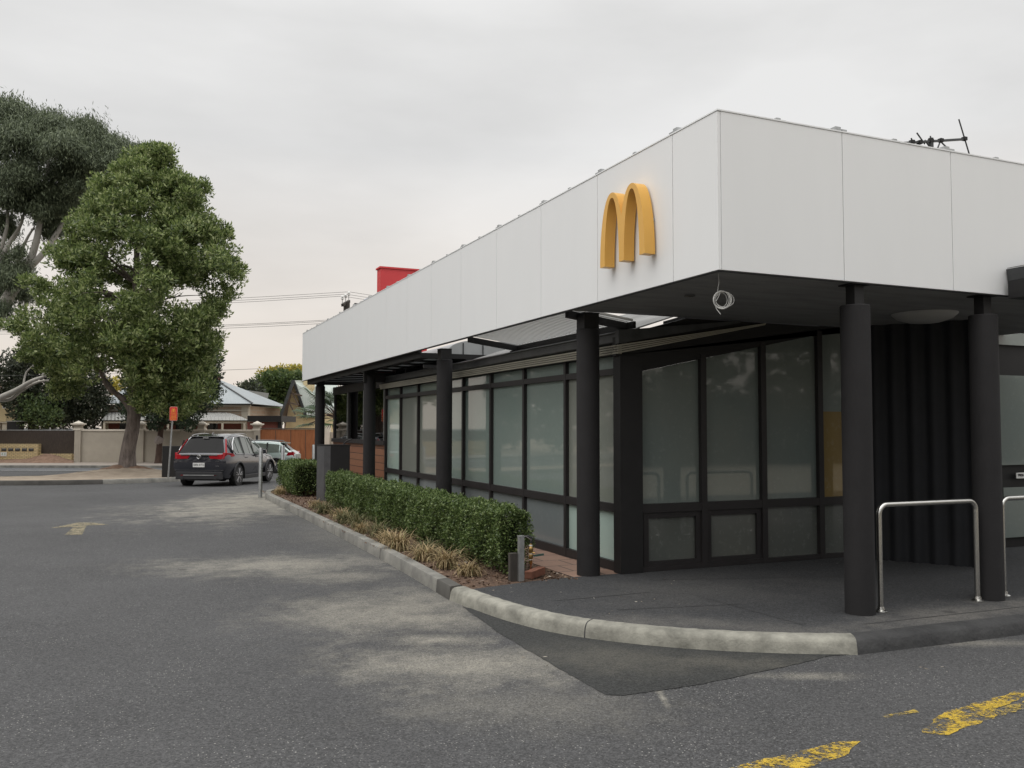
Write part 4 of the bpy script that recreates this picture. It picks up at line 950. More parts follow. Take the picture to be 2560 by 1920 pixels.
# hedges
def hedge(name, x0, x1, y0, y1, z0, z1, n, label, round_=0.1, ln=0.034, wd=0.018):
    t = empty(name, ((x0+x1)/2, (y0+y1)/2, z0), 0, label, 'hedge')
    mb = MB(); nx, ny = 6, max(4, int((y1-y0)*5)); 
    core = bmesh.new(); bmesh.ops.create_grid(core, x_segments=2, y_segments=2, size=1); core.free()
    d = 0.12; V = []; 
    MB().box((x0+d, y0+d, z0+0.12), (x1-d, y1-d, z1-d)).build('dark_core', M['hedge_in'], t)  # solid near-black box, shade inside the hedge put into its colour
    # stems
    ms = MB()
    for _ in range(int((y1-y0)*5)):
        x, y = random.uniform(x0+0.15, x1-0.15), random.uniform(y0+0.1, y1-0.1)
        ms.tube([(x, y, z0-0.02), (x+random.uniform(-.06, .06), y+random.uniform(-.06, .06), z0+0.3)], 0.009, 5)
    ms.build('stem', M['bark_dark'], t)
    # leaves on the five faces
    A = [(y1-y0)*(z1-z0), (y1-y0)*(z1-z0)*0.5, (x1-x0)*(z1-z0), (x1-x0)*(z1-z0)*0.6, (x1-x0)*(y1-y0)*1.1]
    A = np.array(A); cnt = (A/A.sum()*n).astype(int); Cs = []; Ds = []
    lump = lambda a, b: 0.035*np.sin(a*3.1+1)*np.sin(b*5.3)+0.03*np.sin(a*7.7+2)*np.sin(b*9.1+1)+0.02*np.sin(a*17)*np.sin(b*13)
    for f in range(5):
        k = cnt[f]; a = rng.uniform(0, 1, k); b = rng.uniform(0, 1, k); dep = np.abs(rng.normal(0, 0.055, k))
        if f == 0: y = y0+a*(y1-y0); z = z0+b**0.85*(z1-z0); x = x0+dep-lump(y, z); N_ = np.tile([-1, 0, 0.35], (k, 1))
        if f == 1: y = y0+a*(y1-y0); z = z0+b**0.85*(z1-z0); x = x1-dep+lump(y, z+4); N_ = np.tile([1, 0, 0.35], (k, 1))
        if f == 2: x = x0+a*(x1-x0); z = z0+b**0.85*(z1-z0); y = y0+dep-lump(x*2, z); N_ = np.tile([0, -1, 0.35], (k, 1))
        if f == 3: x = x0+a*(x1-x0); z = z0+b**0.85*(z1-z0); y = y1-dep+lump(x*2, z); N_ = np.tile([0, 1, 0.35], (k, 1))
        if f == 4: x = x0+a*(x1-x0); y = y0+b*(y1-y0); z = z1-dep*0.9+lump(y, x*2)+np.where(rng.uniform(0, 1, k) > 0.93, 0.03, 0); N_ = np.tile([0, 0, 1.0], (k, 1))
        # pull the corners in a little, thin the foot
        cxn = np.clip((z-(z1-round_))/round_, 0, 1)
        x = x+np.where(x < (x0+x1)/2, 1, -1)*cxn**2*0.05; 
        foot = np.clip((z0+0.22-z)/0.22, 0, 1); keep = rng.uniform(0, 1, k) > foot*0.75
        x = x+np.where(x < (x0+x1)/2, 1, -1)*foot*0.10
        y = y+np.where(y-y0 < 0.3, foot*0.06, 0)
        Cs.append(np.stack([x, y, z], 1)[keep]); Ds.append((N_+rng.normal(0, 0.6, (k, 3)))[keep])
    leaves('foliage', np.concatenate(Cs), np.concatenate(Ds), ln, wd, M['leaf_hedge'], t)
    return t
hedge('hedge', 3.84, 4.27, 9.2, 18.7, 0.13, 0.86, 105000, 'long clipped green hedge running along the glass wall behind the kerb')
hedge('hedge', 3.65, 4.45, 21.6, 24.0, 0.13, 0.93, 14000, 'short block of clipped hedge beyond the black cabinet', ln=0.05, wd=0.028)

# black cabinet on the kerb island
cb = empty('menu_cabinet', (4.05, 19.4, 0.12), 0, 'black box cabinet on a grey post standing between the two hedges', 'cabinet')
a = UD(794, 19.2); b_ = UD(812, 18.9)
pA, pB, pC = G(796, 1249, 0.13), G(813, 1251, 0.13), None
D0 = dof(pB.x, pB.y); D1 = D0+0.55
zt = ZV(1114, D0)
q0, q1, q2, q3 = UD(794, D0+0.25), UD(812, D0), UD(876, D0+0.1), UD(860, D0+0.5)
def pr_(pts, z0, z1, name, m_, parent, bevel=0):
    return MB().prism([(p.x, p.y, z0) for p in pts], (0, 0, z1-z0)).build(name, m_, parent, bevel=bevel)
pr_([q0, q1, q1.lerp(q2, 0.25), q0.lerp(q3, 0.25)], 0.12, zt-0.012, 'side_post', mat('grey_metal_post', (0.10, 0.10, 0.105), 0.45, 0.3, noise=0.15, nscale=6), cb)
pr_([q1.lerp(q2, 0.255), q2, q3, q0.lerp(q3, 0.255)], ZV(1180, D0), zt-0.012, 'cabinet_box', M['black'], cb)
c_ = sum((q0, q1, q2, q3), Vector())/4
pr_([c_+(p-c_)*1.04 for p in (q0, q1, q2, q3)], zt-0.010, zt+0.012, 'lid', M['black'], cb)
MB().tube(spline([UV(860, 1112, D0+0.9), UV(868, 1104, D0+0.9), UV(881, 1099, D0+0.9)]), 0.02, 6).build('arm', M['black'], cb)

tp.scale = (0.85, 0.85, 0.72)
# plastic rag litter by hedge
rg = G(786, 1222, 0.13); mb = MB(); vs = []
for i in range(5):
    for j in range(5): vs.append((rg.x-0.16+i*0.08+random.uniform(-.02, .02), rg.y-0.2+j*0.1, 0.135+random.uniform(0, 0.12)*(1 if 0 < i < 4 else 0.2)))
mb.add(vs, [(i*5+j, (i+1)*5+j, (i+1)*5+j+1, i*5+j+1) for i in range(4) for j in range(4)])
tag(mb.build('rubbish_bag', M['sign_red'], smooth=80), 'crumpled red plastic bag lying behind the short hedge', 'rubbish')

# bollards
def bollard(u, v0, v1, w_px, lab, z0=0.0):
    p = G(u, v0, z0) if v0 > 1215 else UD(u, (CH-zg(30))*FPX/(v0-1070), 0)
    D = dof(p.x, p.y); z0 = zg(D)+z0; r = w_px/FPX*D/2; h = ZV(v1, D)
    t = empty('bollard', (p.x, p.y, z0), 0, lab, 'bollard', 'galvanised bollards at the driveway corner')
    MB().lathe((p.x, p.y, 0), [(r, z0-0.02), (r, h-0.01), (r*0.9, h)], 24).build('tube', M['galv'], t, smooth=40)
    MB().lathe((p.x, p.y, 0), [(r*1.25, z0+0.002), (r*1.2, z0+0.015)], 24).build('base', M['kerb_grey'], t)
bollard(650.5, 1244, 1121, 9.5, 'grey steel bollard at the rounded end of the planter kerb')
bollard(706, 1222, 1115, 9.0, 'grey steel bollard beside the short hedge block, in front of the mint car')
bollard(785, 1190, 1113, 6.0, 'grey steel bollard half hidden between the cabinet and the farthest column')

# ------------------------------------------------------------------ cars
def eval_bool(o, cutters):
    for c in cutters:
        md = o.modifiers.new('b', 'BOOLEAN'); md.operation = 'DIFFERENCE'; md.object = c; md.solver = 'EXACT'
    dg = bpy.context.evaluated_depsgraph_get(); me = bpy.data.meshes.new_from_object(o.evaluated_get(dg))
    o.modifiers.clear(); old = o.data; o.data = me; bpy.data.meshes.remove(old)
def car(name, lab, loc, rz, paint, st, win_rows, wheels, wr, hw, extra, rearwin=(None, None)):
    """st: stations (x, z_low, z_belt, z_roof, w_low, w_mid, w_belt, w_roof); faces listed as windows are split off"""
    t = empty(name, loc, 0, lab, 'car'); XF = Matrix.Translation(Vector(loc)) @ Matrix.Rotation(rz, 4, 'Z')
    def T(p): return tuple(XF @ Vector(p))
    ring = []
    for (x, zl, zb, zr, wl, wm, wb, wr_) in st:
        zm = zl+(zb-zl)*0.5; has = zr-zb > 0.12
        h = [(wl*0.8, zl), (wl, zl+0.05), (wm, zm), (wm*0.995, zm+(zb-zm)*0.6), (wb, zb)]
        if has: h += [(wr_+(wb-wr_)*0.12, zr-0.09), (wr_*0.88, zr-0.02), (wr_*0.5, zr+0.005)]
        else: h += [(wb*0.97, zb+(zr-zb)*0.6), (wb*0.85, zr), (wb*0.5, zr+0.01)]
        full = h+[(-a, b) for a, b in h[::-1]]
        ring.append([(x, a, b) for a, b in full])
    q = len(ring[0]); V = [T(p) for r_ in ring for p in r_]; body = []; win = {}
    n = len(st)
    for i in range(n-1):
        for j in range(q):
            f = (i*q+j, i*q+(j+1) % q, (i+1)*q+(j+1) % q, (i+1)*q+j)
            key = None
            if j in (4, q-6) and i in win_rows: key = ('side', i, j)
            if (rearwin[0] == i) and j in (6, 7, 8): key = ('rear', i, 0)
            if (rearwin[1] == i) and j in (6, 7, 8): key = ('front', i, 0)
            if key: win.setdefault(key, []).append(f)
            body.append(f)
    body += [tuple(range(q-1, -1, -1)), tuple((n-1)*q+j for j in range(q))]
    mb = MB(); mb.add(V, body); b = mb.build('body', paint, t)
    cut = []
    for (x, y) in wheels:
        s_ = 1 if y > 0 else -1
        c = MB().tube([T((x, y-s_*0.28, wr)), T((x, y+s_*0.4, wr))], wr+0.055, 28).build('cut', M['tyre']); cut.append(c)
    bpy.context.view_layer.update()
    eval_bool(b, cut)
    for c in cut: bpy.data.objects.remove(c)
    for p in b.data.polygons: p.use_smooth = True
    b.data.set_sharp_from_angle(angle=R(32)); b.data.materials.clear(); b.data.materials.append(paint)
    for (kd, i, j), fs in win.items():
        mb = MB(); cen = XF @ Vector((st[i][0]*0.4, 0, 0.8))
        for f in fs:
            P = [Vector(V[k]) for k in f]; c = sum(P, Vector())/4
            nr = (P[1]-P[0]).cross(P[3]-P[0]).normalized()
            if nr.dot(c-cen) < 0: nr = -nr
            sh = [c+(p-c)*(0.93 if kd == 'side' else 1.0)+nr*0.006 for p in P]
            mb.prism(sh, nr*0.004)
        mb.build('window', M['car_glass'] if kd == 'rear' else M['car_glass_side'], t, smooth=30)
    for (x, y) in wheels:
        s_ = 1 if y > 0 else -1; yo = y+s_*0.105; yi = y-s_*0.105
        wv = empty('wheel', T((x, y, wr)), 0); wv.parent = t; wv.matrix_parent_inverse = Matrix.Translation(t.location).inverted()
        def W_(mbx, nm, m_, **k):
            o = mbx.build(nm, m_, None, **k); o.parent = wv; o.matrix_parent_inverse = Matrix.Translation(Vector(T((x, y, wr)))).inverted(); return o
        W_(MB().tube([T((x, yi, wr)), T((x, yi+s_*0.02, wr)), T((x, yo-s_*0.02, wr)), T((x, yo, wr))], [wr*0.93, wr, wr, wr*0.94], 28), 'tyre', M['tyre'], smooth=40)
        W_(MB().tube([T((x, yo-s_*0.02, wr)), T((x, yo+s_*0.002, wr))], [wr*0.72, wr*0.70], 28), 'rim', M['trim'], smooth=40)
        mb = MB()
        for k in range(5):
            a = 2*math.pi*k/5+0.3
            for da in (-0.16, 0.16):
                mb.beam(T((x+0.04*math.cos(a), yo+s_*0.008, wr+0.04*math.sin(a))), T((x+wr*0.67*math.cos(a+da), yo+s_*0.004, wr+wr*0.67*math.sin(a+da))), 0.026, 0.012)
        W_(mb, 'spoke', M['alloy'])
    extra(t, T)
    return t
# --- grey SUV seen from the rear
stn = [  # x, zlow, zbelt, zroof, wlow, wmid, wbelt, wroof
 (-2.27, 0.42, 0.92, 0.98, 0.66, 0.76, 0.74, 0.70),
 (-2.22, 0.34, 0.98, 1.04, 0.74, 0.86, 0.82, 0.78),
 (-2.08, 0.26, 1.02, 1.10, 0.80, 0.91, 0.87, 0.78),
 (-1.74, 0.24, 1.07, 1.60, 0.82, 0.925, 0.88, 0.61),
 (-1.32, 0.24, 1.06, 1.68, 0.82, 0.93, 0.885, 0.64),
 (-0.85, 0.24, 1.04, 1.70, 0.82, 0.93, 0.885, 0.65),
 (-0.40, 0.24, 1.02, 1.69, 0.82, 0.93, 0.885, 0.65),
 (0.05, 0.24, 1.00, 1.64, 0.82, 0.93, 0.885, 0.63),
 (0.45, 0.24, 0.99, 1.46, 0.82, 0.93, 0.88, 0.60),
 (0.95, 0.24, 0.98, 1.11, 0.82, 0.925, 0.86, 0.62),
 (1.75, 0.24, 0.86, 0.96, 0.80, 0.91, 0.82, 0.6),
 (2.10, 0.26, 0.74, 0.84, 0.72, 0.84, 0.74, 0.5),
 (2.26, 0.34, 0.60, 0.66, 0.60, 0.68, 0.60, 0.4)]
def suv_extra(t, T):
    def bx(mb, a, b):
        (x0, y0, z0), (x1, y1, z1) = a, b
        mb.hexa([T((x0, y0, z0)), T((x1, y0, z0)), T((x1, y1, z0)), T((x0, y1, z0))], [T((x0, y0, z1)), T((x1, y0, z1)), T((x1, y1, z1)), T((x0, y1, z1))]); return mb
    # tail lamps: horizontal part, wrap-around and upright
    for s_ in (1, -1):
        mb = MB()
        mb.hexa([T((-2.285, s_*0.36, 0.93)), T((-2.18, s_*0.36, 0.93)), T((-2.13, s_*0.80, 0.91)), T((-2.275, s_*0.74, 0.91))],
                [T((-2.275, s_*0.30, 1.03)), T((-2.15, s_*0.30, 1.03)), T((-2.10, s_*0.80, 1.07)), T((-2.255, s_*0.75, 1.07))])
        mb.hexa([T((-2.265, s_*0.745, 0.92)), T((-2.255, s_*0.80, 0.92)), T((-1.72, s_*0.945, 1.00)), T((-1.75, s_*0.85, 1.00))],
                [T((-2.21, s_*0.74, 1.12)), T((-2.20, s_*0.83, 1.12)), T((-1.78, s_*0.915, 1.075)), T((-1.82, s_*0.80, 1.075))])
        mb.hexa([T((-2.13, s_*0.785, 1.08)), T((-2.07, s_*0.83, 1.08)), T((-2.0, s_*0.80, 1.08)), T((-2.06, s_*0.76, 1.08))],
                [T((-1.79, s_*0.635, 1.54)), T((-1.76, s_*0.66, 1.54)), T((-1.72, s_*0.64, 1.54)), T((-1.75, s_*0.61, 1.54))])
        mb.build('tail_lamp', M['lamp_red'], t, bevel=0.008)
        bx(MB(), (-2.285, s_*0.50-0.09, 0.40), (-2.26, s_*0.50+0.09, 0.425)).build('reflector', M['lamp_red'], t)
        MB().tube([T((-2.30, s_*0.55, 0.33)), T((-2.18, s_*0.55, 0.33))], 0.055, 16).build('exhaust', M['trim'], t, smooth=40)
    bx(MB(), (-2.292, -0.60, 1.035), (-2.18, 0.60, 1.062)).build('chrome_strip', M['chrome'], t)
    bx(bx(MB(), (-2.285, -0.76, 0.28), (-2.20, 0.76, 0.52)), (-2.28, -0.80, 0.55), (-2.2, 0.80, 0.575)).build('bumper', M['trim'], t, bevel=0.015)
    bx(MB(), (-2.300, -0.50, 0.40), (-2.284, 0.50, 0.425)).build('bumper_strip', M['galv'], t)
    p = bx(MB(), (-2.297, -0.19, 0.665), (-2.285, 0.19, 0.80)).build('number_plate', M['plate'], t)
    mw = Matrix([[0, 0, -1, 0], [-1, 0, 0, 0], [0, 1, 0, 0], [0, 0, 0, 1]])
    XF = CARX @ Matrix.Translation((-2.2985, 0, 0.735)) @ mw
    text_mesh('lettering', 'S886·BTU', 0.088, M['ink'], XF, p, ext=0.001)
    # badge: upright H-like ring
    mb = MB(); P = [T((-2.298, 0.07*math.cos(a), 0.985+0.055*math.sin(a))) for a in [2*math.pi*k/20 for k in range(21)]]
    mb.tube(P, 0.007, 6, cap=False); mb.beam(T((-2.298, 0.028, 0.945)), T((-2.298, 0.035, 1.025)), 0.012, 0.012); mb.beam(T((-2.298, -0.028, 0.945)), T((-2.298, -0.035, 1.025)), 0.012, 0.012); mb.beam(T((-2.298, 0.03, 0.985)), T((-2.298, -0.03, 0.985)), 0.012, 0.012)
    mb.build('badge', M['chrome'], t)
    XF2 = CARX @ Matrix.Translation((-2.2885, 0.60, 0.85)) @ mw
    text_mesh('lettering', 'CR-V', 0.06, M['chrome'], XF2, t, ext=0.001)
    XF3 = CARX @ Matrix.Translation((-2.2885, -0.60, 0.85)) @ mw
    text_mesh('lettering', 'VTi-S', 0.05, M['chrome'], XF3, t, ext=0.001)
    XF4 = CARX @ Matrix.Translation((-2.2885, -0.60, 0.70)) @ mw
    text_mesh('lettering', 'AWD', 0.05, M['chrome'], XF4, t, ext=0.001)
    bx(MB(), (-1.80, -0.56, 1.60), (-1.66, 0.56, 1.625)).build('spoiler', M['car_grey'], t, bevel=0.01)
    bx(MB(), (-1.83, -0.09, 1.57), (-1.80, 0.09, 1.582)).build('brake_lamp', M['plate'], t)
    for s_ in (1, -1):
        P = [T(p) for p in [(-1.52, s_*0.61, 1.635), (-1.30, s_*0.61, 1.68), (-0.75, s_*0.615, 1.705), (-0.25, s_*0.61, 1.69), (0.0, s_*0.59, 1.64)]]
        MB().tube(spline(P), 0.014, 8).build('roof_rail', M['galv'], t, smooth=50)
        # chrome line round the side glass
        P = [T(p) for p in [(-1.80, s_*0.885, 1.20), (-1.70, s_*0.82, 1.38), (-1.35, s_*0.715, 1.59), (-0.85, s_*0.70, 1.625), (-0.4, s_*0.70, 1.61), (0.05, s_*0.70, 1.555), (0.45, s_*0.765, 1.37), (0.90, s_*0.865, 1.06)]]
        MB().tube(P, 0.011, 6).build('window_trim', M['chrome'], t)
        P = [T(p) for p in [(-1.80, s_*0.885, 1.20), (-1.60, s_*0.90, 1.08), (-0.9, s_*0.90, 1.035), (0.25, s_*0.90, 1.0), (0.92, s_*0.88, 0.99)]]
        MB().tube(P, 0.011, 6).build('window_trim', M['chrome'], t)
        for (xa, xb, zb_p, zt_p, yt_p, w_p) in ((-0.93, -0.93, 1.02, 1.60, 0.715, 0.05), (-0.05, -0.12, 1.0, 1.59, 0.71, 0.05), (-1.72, -1.72, 1.06, 1.50, 0.76, 0.10)):
            MB().beam(T((xa, s_*0.905, zb_p)), T((xb, s_*yt_p, zt_p)), w_p, 0.02).build('pillar_trim', M['car_black'], t)
        mirror = MB().hexa([T((0.42, s_*0.90, 1.00)), T((0.58, s_*0.90, 1.00)), T((0.54, s_*1.12, 1.02)), T((0.42, s_*1.12, 1.02))], [T((0.42, s_*0.90, 1.16)), T((0.58, s_*0.90, 1.12)), T((0.54, s_*1.10, 1.15)), T((0.42, s_*1.12, 1.18))]).build('wing_mirror', M['car_grey'], t, bevel=0.02)
        for x in (-0.75, 0.20):
            MB().tube(spline([T((x-0.10, s_*0.925, 0.93)), T((x, s_*0.955, 0.935)), T((x+0.10, s_*0.925, 0.93))]), 0.013, 6).build('door_handle', M['car_grey'], t, smooth=50)
        mb = MB()
        for x in (-0.93, 0.05, 1.0): mb.beam(T((x, s_*0.9335, 0.42)), T((x, s_*0.905, 1.0)), 0.008, 0.006)
        mb.build('door_seam', M['car_black'], t)
        # wheel-arch and sill cladding
        for wx in (-1.33, 1.33):
            A = [(wx+0.425*math.cos(a), s_*0.925, 0.365+0.425*math.sin(a)) for a in [math.pi*k/14 for k in range(15)]]
            MB().tube([T(p) for p in A], 0.035, 8).build('arch_cladding', M['trim'], t, smooth=50)
        bx(MB(), (-0.90, s_*0.80, 0.235), (0.90, s_*0.945, 0.36)).build('sill', M['trim'], t, bevel=0.015)
    MB().prism([T((-1.38, -0.012, 1.68)), T((-1.28, -0.012, 1.755)), T((-1.20, -0.012, 1.685))], Vector(T((0, 0.024, 0)))-Vector(T((0, 0, 0)))).build('aerial_fin', M['car_black'], t)
    mb = MB(); bx(mb, (-1.9, -0.55, 0.22), (1.9, 0.55, 0.32)); mb.build('underbody', M['car_black'], t)
D_ra = 28.55; ax = UD(533, D_ra); hd = YAW+R(5.5)
fx = Vector((math.sin(hd), math.cos(hd), 0)); cen = Vector((ax.x, ax.y, 0))+fx*1.33
Dc = dof(cen.x, cen.y); loc = (cen.x, cen.y, zg(Dc)); rz = math.pi/2-hd
CARX = Matrix.Translation(Vector(loc)) @ Matrix.Rotation(rz, 4, 'Z')
WH = [(-1.33, 0.81), (-1.33, -0.81), (1.33, 0.81), (1.33, -0.81)]
suv = car('parked_car', 'dark grey metallic SUV seen from behind, red tail lamps, stopped at the driveway exit', loc, rz, M['car_grey'], stn, (3, 4, 5, 6, 7, 8), WH, 0.365, 0.93, suv_extra, (2, 8))
# --- mint crossover beyond, facing left
stn2 = [
 (-2.20, 0.42, 0.86, 0.92, 0.62, 0.74, 0.72, 0.66),
 (-2.12, 0.34, 0.94, 1.02, 0.74, 0.85, 0.80, 0.74),
 (-1.90, 0.28, 1.00, 1.14, 0.80, 0.89, 0.84, 0.70),
 (-1.45, 0.24, 1.01, 1.50, 0.82, 0.89, 0.84, 0.60),
 (-0.85, 0.24, 0.99, 1.56, 0.82, 0.89, 0.84, 0.61),
 (-0.20, 0.24, 0.96, 1.575, 0.82, 0.89, 0.84, 0.61),
 (0.35, 0.24, 0.94, 1.53, 0.82, 0.89, 0.84, 0.60),
 (1.05, 0.24, 0.92, 1.10, 0.82, 0.89, 0.83, 0.60),
 (1.75, 0.26, 0.82, 0.92, 0.78, 0.86, 0.78, 0.5),
 (2.15, 0.34, 0.66, 0.72, 0.62, 0.70, 0.62, 0.4)]
def mint_extra(t, T):
    for s_ in (1, -1):
        MB().hexa([T((-2.21, s_*0.50, 0.80)), T((-2.17, s_*0.80, 0.80)), T((-1.80, s_*0.91, 0.88)), T((-1.9, s_*0.80, 0.88))],
                  [T((-2.16, s_*0.50, 1.0)), T((-2.13, s_*0.82, 1.06)), T((-1.88, s_*0.90, 1.04)), T((-1.9, s_*0.76, 1.04))]).build('tail_lamp', M['lamp_red'], t, bevel=0.01)
        P = [T(p) for p in [(-1.40, s_*0.56, 1.53), (-1.25, s_*0.56, 1.575), (-0.4, s_*0.56, 1.60), (0.2, s_*0.56, 1.58), (0.35, s_*0.56, 1.55)]]
        MB().tube(spline(P), 0.022, 8).build('roof_rail', M['car_black'], t, smooth=50)
        for wx in (-1.30, 1.30):
            A = [(wx+0.40*math.cos(a), s_*0.885, 0.34+0.40*math.sin(a)) for a in [math.pi*k/14 for k in range(15)]]
            MB().tube([T(p) for p in A], 0.045, 8).build('arch_cladding', M['trim'], t, smooth=50)
        MB().hexa([T((-0.9, s_*0.8, 0.23)), T((0.9, s_*0.8, 0.23)), T((0.9, s_*0.91, 0.25)), T((-0.9, s_*0.91, 0.25))], [T((-0.9, s_*0.8, 0.36)), T((0.9, s_*0.8, 0.36)), T((0.9, s_*0.905, 0.36)), T((-0.9, s_*0.905, 0.36))]).build('sill', M['trim'], t)
        mb = MB(); mb.beam(T((-0.85, s_*0.855, 1.0)), T((-0.85, s_*0.67, 1.49)), 0.06, 0.02); mb.beam(T((-0.2, s_*0.855, 0.98)), T((-0.2, s_*0.67, 1.50)), 0.03, 0.02)
        mb.build('pillar_trim', M['car_black'], t)
        mb = MB(); mb.beam(T((-0.85, s_*0.893, 0.40)), T((-0.85, s_*0.86, 0.98)), 0.008, 0.006); mb.build('door_seam', M['car_black'], t)
    MB().hexa([T((-2.20, -0.8, 0.30)), T((-1.95, -0.86, 0.30)), T((-1.95, 0.86, 0.30)), T((-2.20, 0.8, 0.30))], [T((-2.215, -0.78, 0.50)), T((-1.95, -0.885, 0.50)), T((-1.95, 0.885, 0.50)), T((-2.215, 0.78, 0.50))]).build('bumper', M['trim'], t)
    MB().hexa([T((-1.72, -0.55, 1.45)), T((-1.45, -0.55, 1.49)), T((-1.45, 0.55, 1.49)), T((-1.72, 0.55, 1.45))], [T((-1.74, -0.55, 1.475)), T((-1.45, -0.55, 1.525)), T((-1.45, 0.55, 1.525)), T((-1.74, 0.55, 1.475))]).build('spoiler', M['car_mint'], t)
D2 = 43.5; rear = UD(747, D2); hd2 = YAW+R(-93)
fx2 = Vector((math.sin(hd2), math.cos(hd2), 0)); c2 = Vector((rear.x, rear.y, 0))+fx2*2.2
loc2 = (c2.x, c2.y, zg(dof(c2.x, c2.y))); rz2 = math.pi/2-hd2
car('parked_car', 'pale mint-green crossover with black roof rails, partly hidden beyond the dark SUV', loc2, rz2, M['car_mint'], stn2, (2, 3, 4, 5, 6), [(-1.30, 0.77), (-1.30, -0.77), (1.30, 0.77), (1.30, -0.77)], 0.335, 0.89, mint_extra, (2, 6))

# ------------------------------------------------------------------ signs on the verge
D = 31.5; pb = UD(424, D); zb = zg(D)+0.13
sg = empty('car_park_sign', (pb.x, pb.y, zb), 0, 'small red and yellow car park notice on a leaning grey post', 'sign', None)
top = UV(433, 1025, D)
MB().tube([(pb.x, pb.y, zb-0.1), (top.x, top.y, top.z+0.0)], 0.028, 12).build('post', M['galv'], sg, smooth=40)
uc = 434.5; W2 = 19.5/FPX*D; zt_, zb_ = ZV(1019, D), ZV(1054, D); c = UD(uc, D-0.05)
ex = right0; ny = -fwd0
def sp(x, z, o=0.0): p = c+ex*x+ny*o; return Vector((p.x, p.y, z))
poly = [sp(-W2/2+0.03, zb_), sp(W2/2-0.03, zb_), sp(W2/2, zb_+0.03), sp(W2/2, zt_-0.03), sp(W2/2-0.03, zt_), sp(-W2/2+0.03, zt_), sp(-W2/2, zt_-0.03), sp(-W2/2, zb_+0.03)]
MB().prism(poly, ny*0.006).build('border', M['sign_pale'], sg)
cz = (zt_+zb_)/2
MB().prism([Vector((c.x, c.y, cz))+(p-Vector((c.x, c.y, cz)))*0.95+ny*0.0065 for p in poly], ny*0.004).build('plate', M['sign_red'], sg)
o_ = sp(0, zt_-0.20, 0.0115)
emblem('letter', o_, ex, ny, 0.125, 0.135, 0.017, 0.012, 0.004, M['sign_yellow'], sg)
mwS = lambda x, z: Matrix.Translation(sp(x, z, 0.012)) @ Matrix((ex, Vector((0, 0, 1)), ny)).transposed().to_4x4()
for s_, z, sz in [("McDonald's", 0.235, 0.042), ('CUSTOMER', 0.30, 0.042), ('PARKING', 0.35, 0.045), ('30 MINUTES', 0.40, 0.042), ('MAXIMUM', 0.45, 0.045)]:
    text_mesh('lettering', s_, sz, M['sign_yellow'], mwS(0, zt_-z), sg, ext=0.002)
D = 32.6; a, b = UD(408, D), UD(452, D)
sb = empty('board_sign', (a.x, a.y, zg(D)), 0, 'plain black sign board standing behind the dark SUV at the verge', 'sign')
MB().prism([(a.x, a.y, zg(D)+0.03), (b.x, b.y, zg(D)+0.03), (b.x, b.y, ZV(1117, D)), (a.x, a.y, ZV(1117, D))], fwd0*0.18).build('board', M['black'], sb, bevel=0.01)
# ------------------------------------------------------------------ trees
def tree_root(name, u, D, lab, z, cat='tree', group=None):
    p = UD(u, D); return empty(name, (p.x, p.y, z), 0, lab, cat, group)
# big broad-leaved tree
TD = 36.0; tz = zg(TD)+0.36
t = tree_root('broadleaf_tree', 322, TD, 'large broad-leaved green tree with a pear-shaped crown on the verge', tz)
def q3(zx, zy, dd=0.0, D=TD): return UV(zx*0.4822, 200+zy*0.4822, D+dd)
right_b = [(335, 850), (370, 890), (450, 925), (570, 1090), (700, 1160), (800, 1225), (900, 1280), (1000, 1275), (1100, 1255), (1200, 1225), (1300, 1195), (1400, 1175), (1500, 1150), (1620, 1110), (1720, 1060)]
left_b = [(335, 640), (370, 610), (450, 555), (520, 450), (600, 400), (700, 335), (800, 260), (900, 215), (1000, 120), (1100, 60), (1200, -5), (1300, 0), (1400, 50), (1500, 120), (1620, 250), (1720, 560)]
def ip(tab, z): return float(np.interp(z, [a for a, b in tab], [b for a, b in tab]))
cents = []; rads = []; lumps = []
ppm = FPX/TD/0.4822     # zoom px per metre
def blocked(x, zc):
    if ((x-620)/115)**2+((zc-930)/75)**2 < 1 and random.random() < 0.7: return True
    if ((x-960)/75)**2+((zc-1130)/80)**2 < 1 and random.random() < 0.88: return True
    if ((x-720)/60)**2+((zc-720)/60)**2 < 1 and random.random() < 0.5: return True
    if ((x-830)/65)**2+((zc-1180)/65)**2 < 1 and random.random() < 0.5: return True
    if ((x-430)/60)**2+((zc-860)/50)**2 < 1 and random.random() < 0.3: return True
    if ((x-560)/40)**2+((zc-640)/40)**2 < 1 and random.random() < 0.2: return True
    return False
while len(lumps) < 265:
    zz = random.uniform(335, 1700); xl, xr = ip(left_b, zz), ip(right_b, zz)
    xm = (xl+xr)/2*0.35+715*0.65; th = random.uniform(0, 2*math.pi); rr = random.random()**0.30
    R_ = (xr-xm) if math.cos(th) > 0 else (xm-xl)
    cr = random.uniform(0.55, 1.15)*(0.75 if zz < 560 else 1); edge = cr*ppm*0.62
    x = xm+math.cos(th)*rr*max(R_-edge, 5); dd = math.sin(th)*rr*max(((xr-xl)/2-edge), 5)/ppm*0.92; zc = max(zz, 335+edge)
    if zz > 1520 and x < 740 and not (150 < x < 420 and zz < 1600): continue
    if zz > 1640 and x < 900 and random.random() < 0.6: continue
    if blocked(x, zc): continue
    if any(((x-a)/ppm)**2+((zc-b)/ppm)**2+(dd-c)**2 < (0.52*(cr+e_))**2 for a, b, c, e_ in lumps) and random.random() < 0.6: continue
    lumps.append((x, zc, dd, cr))
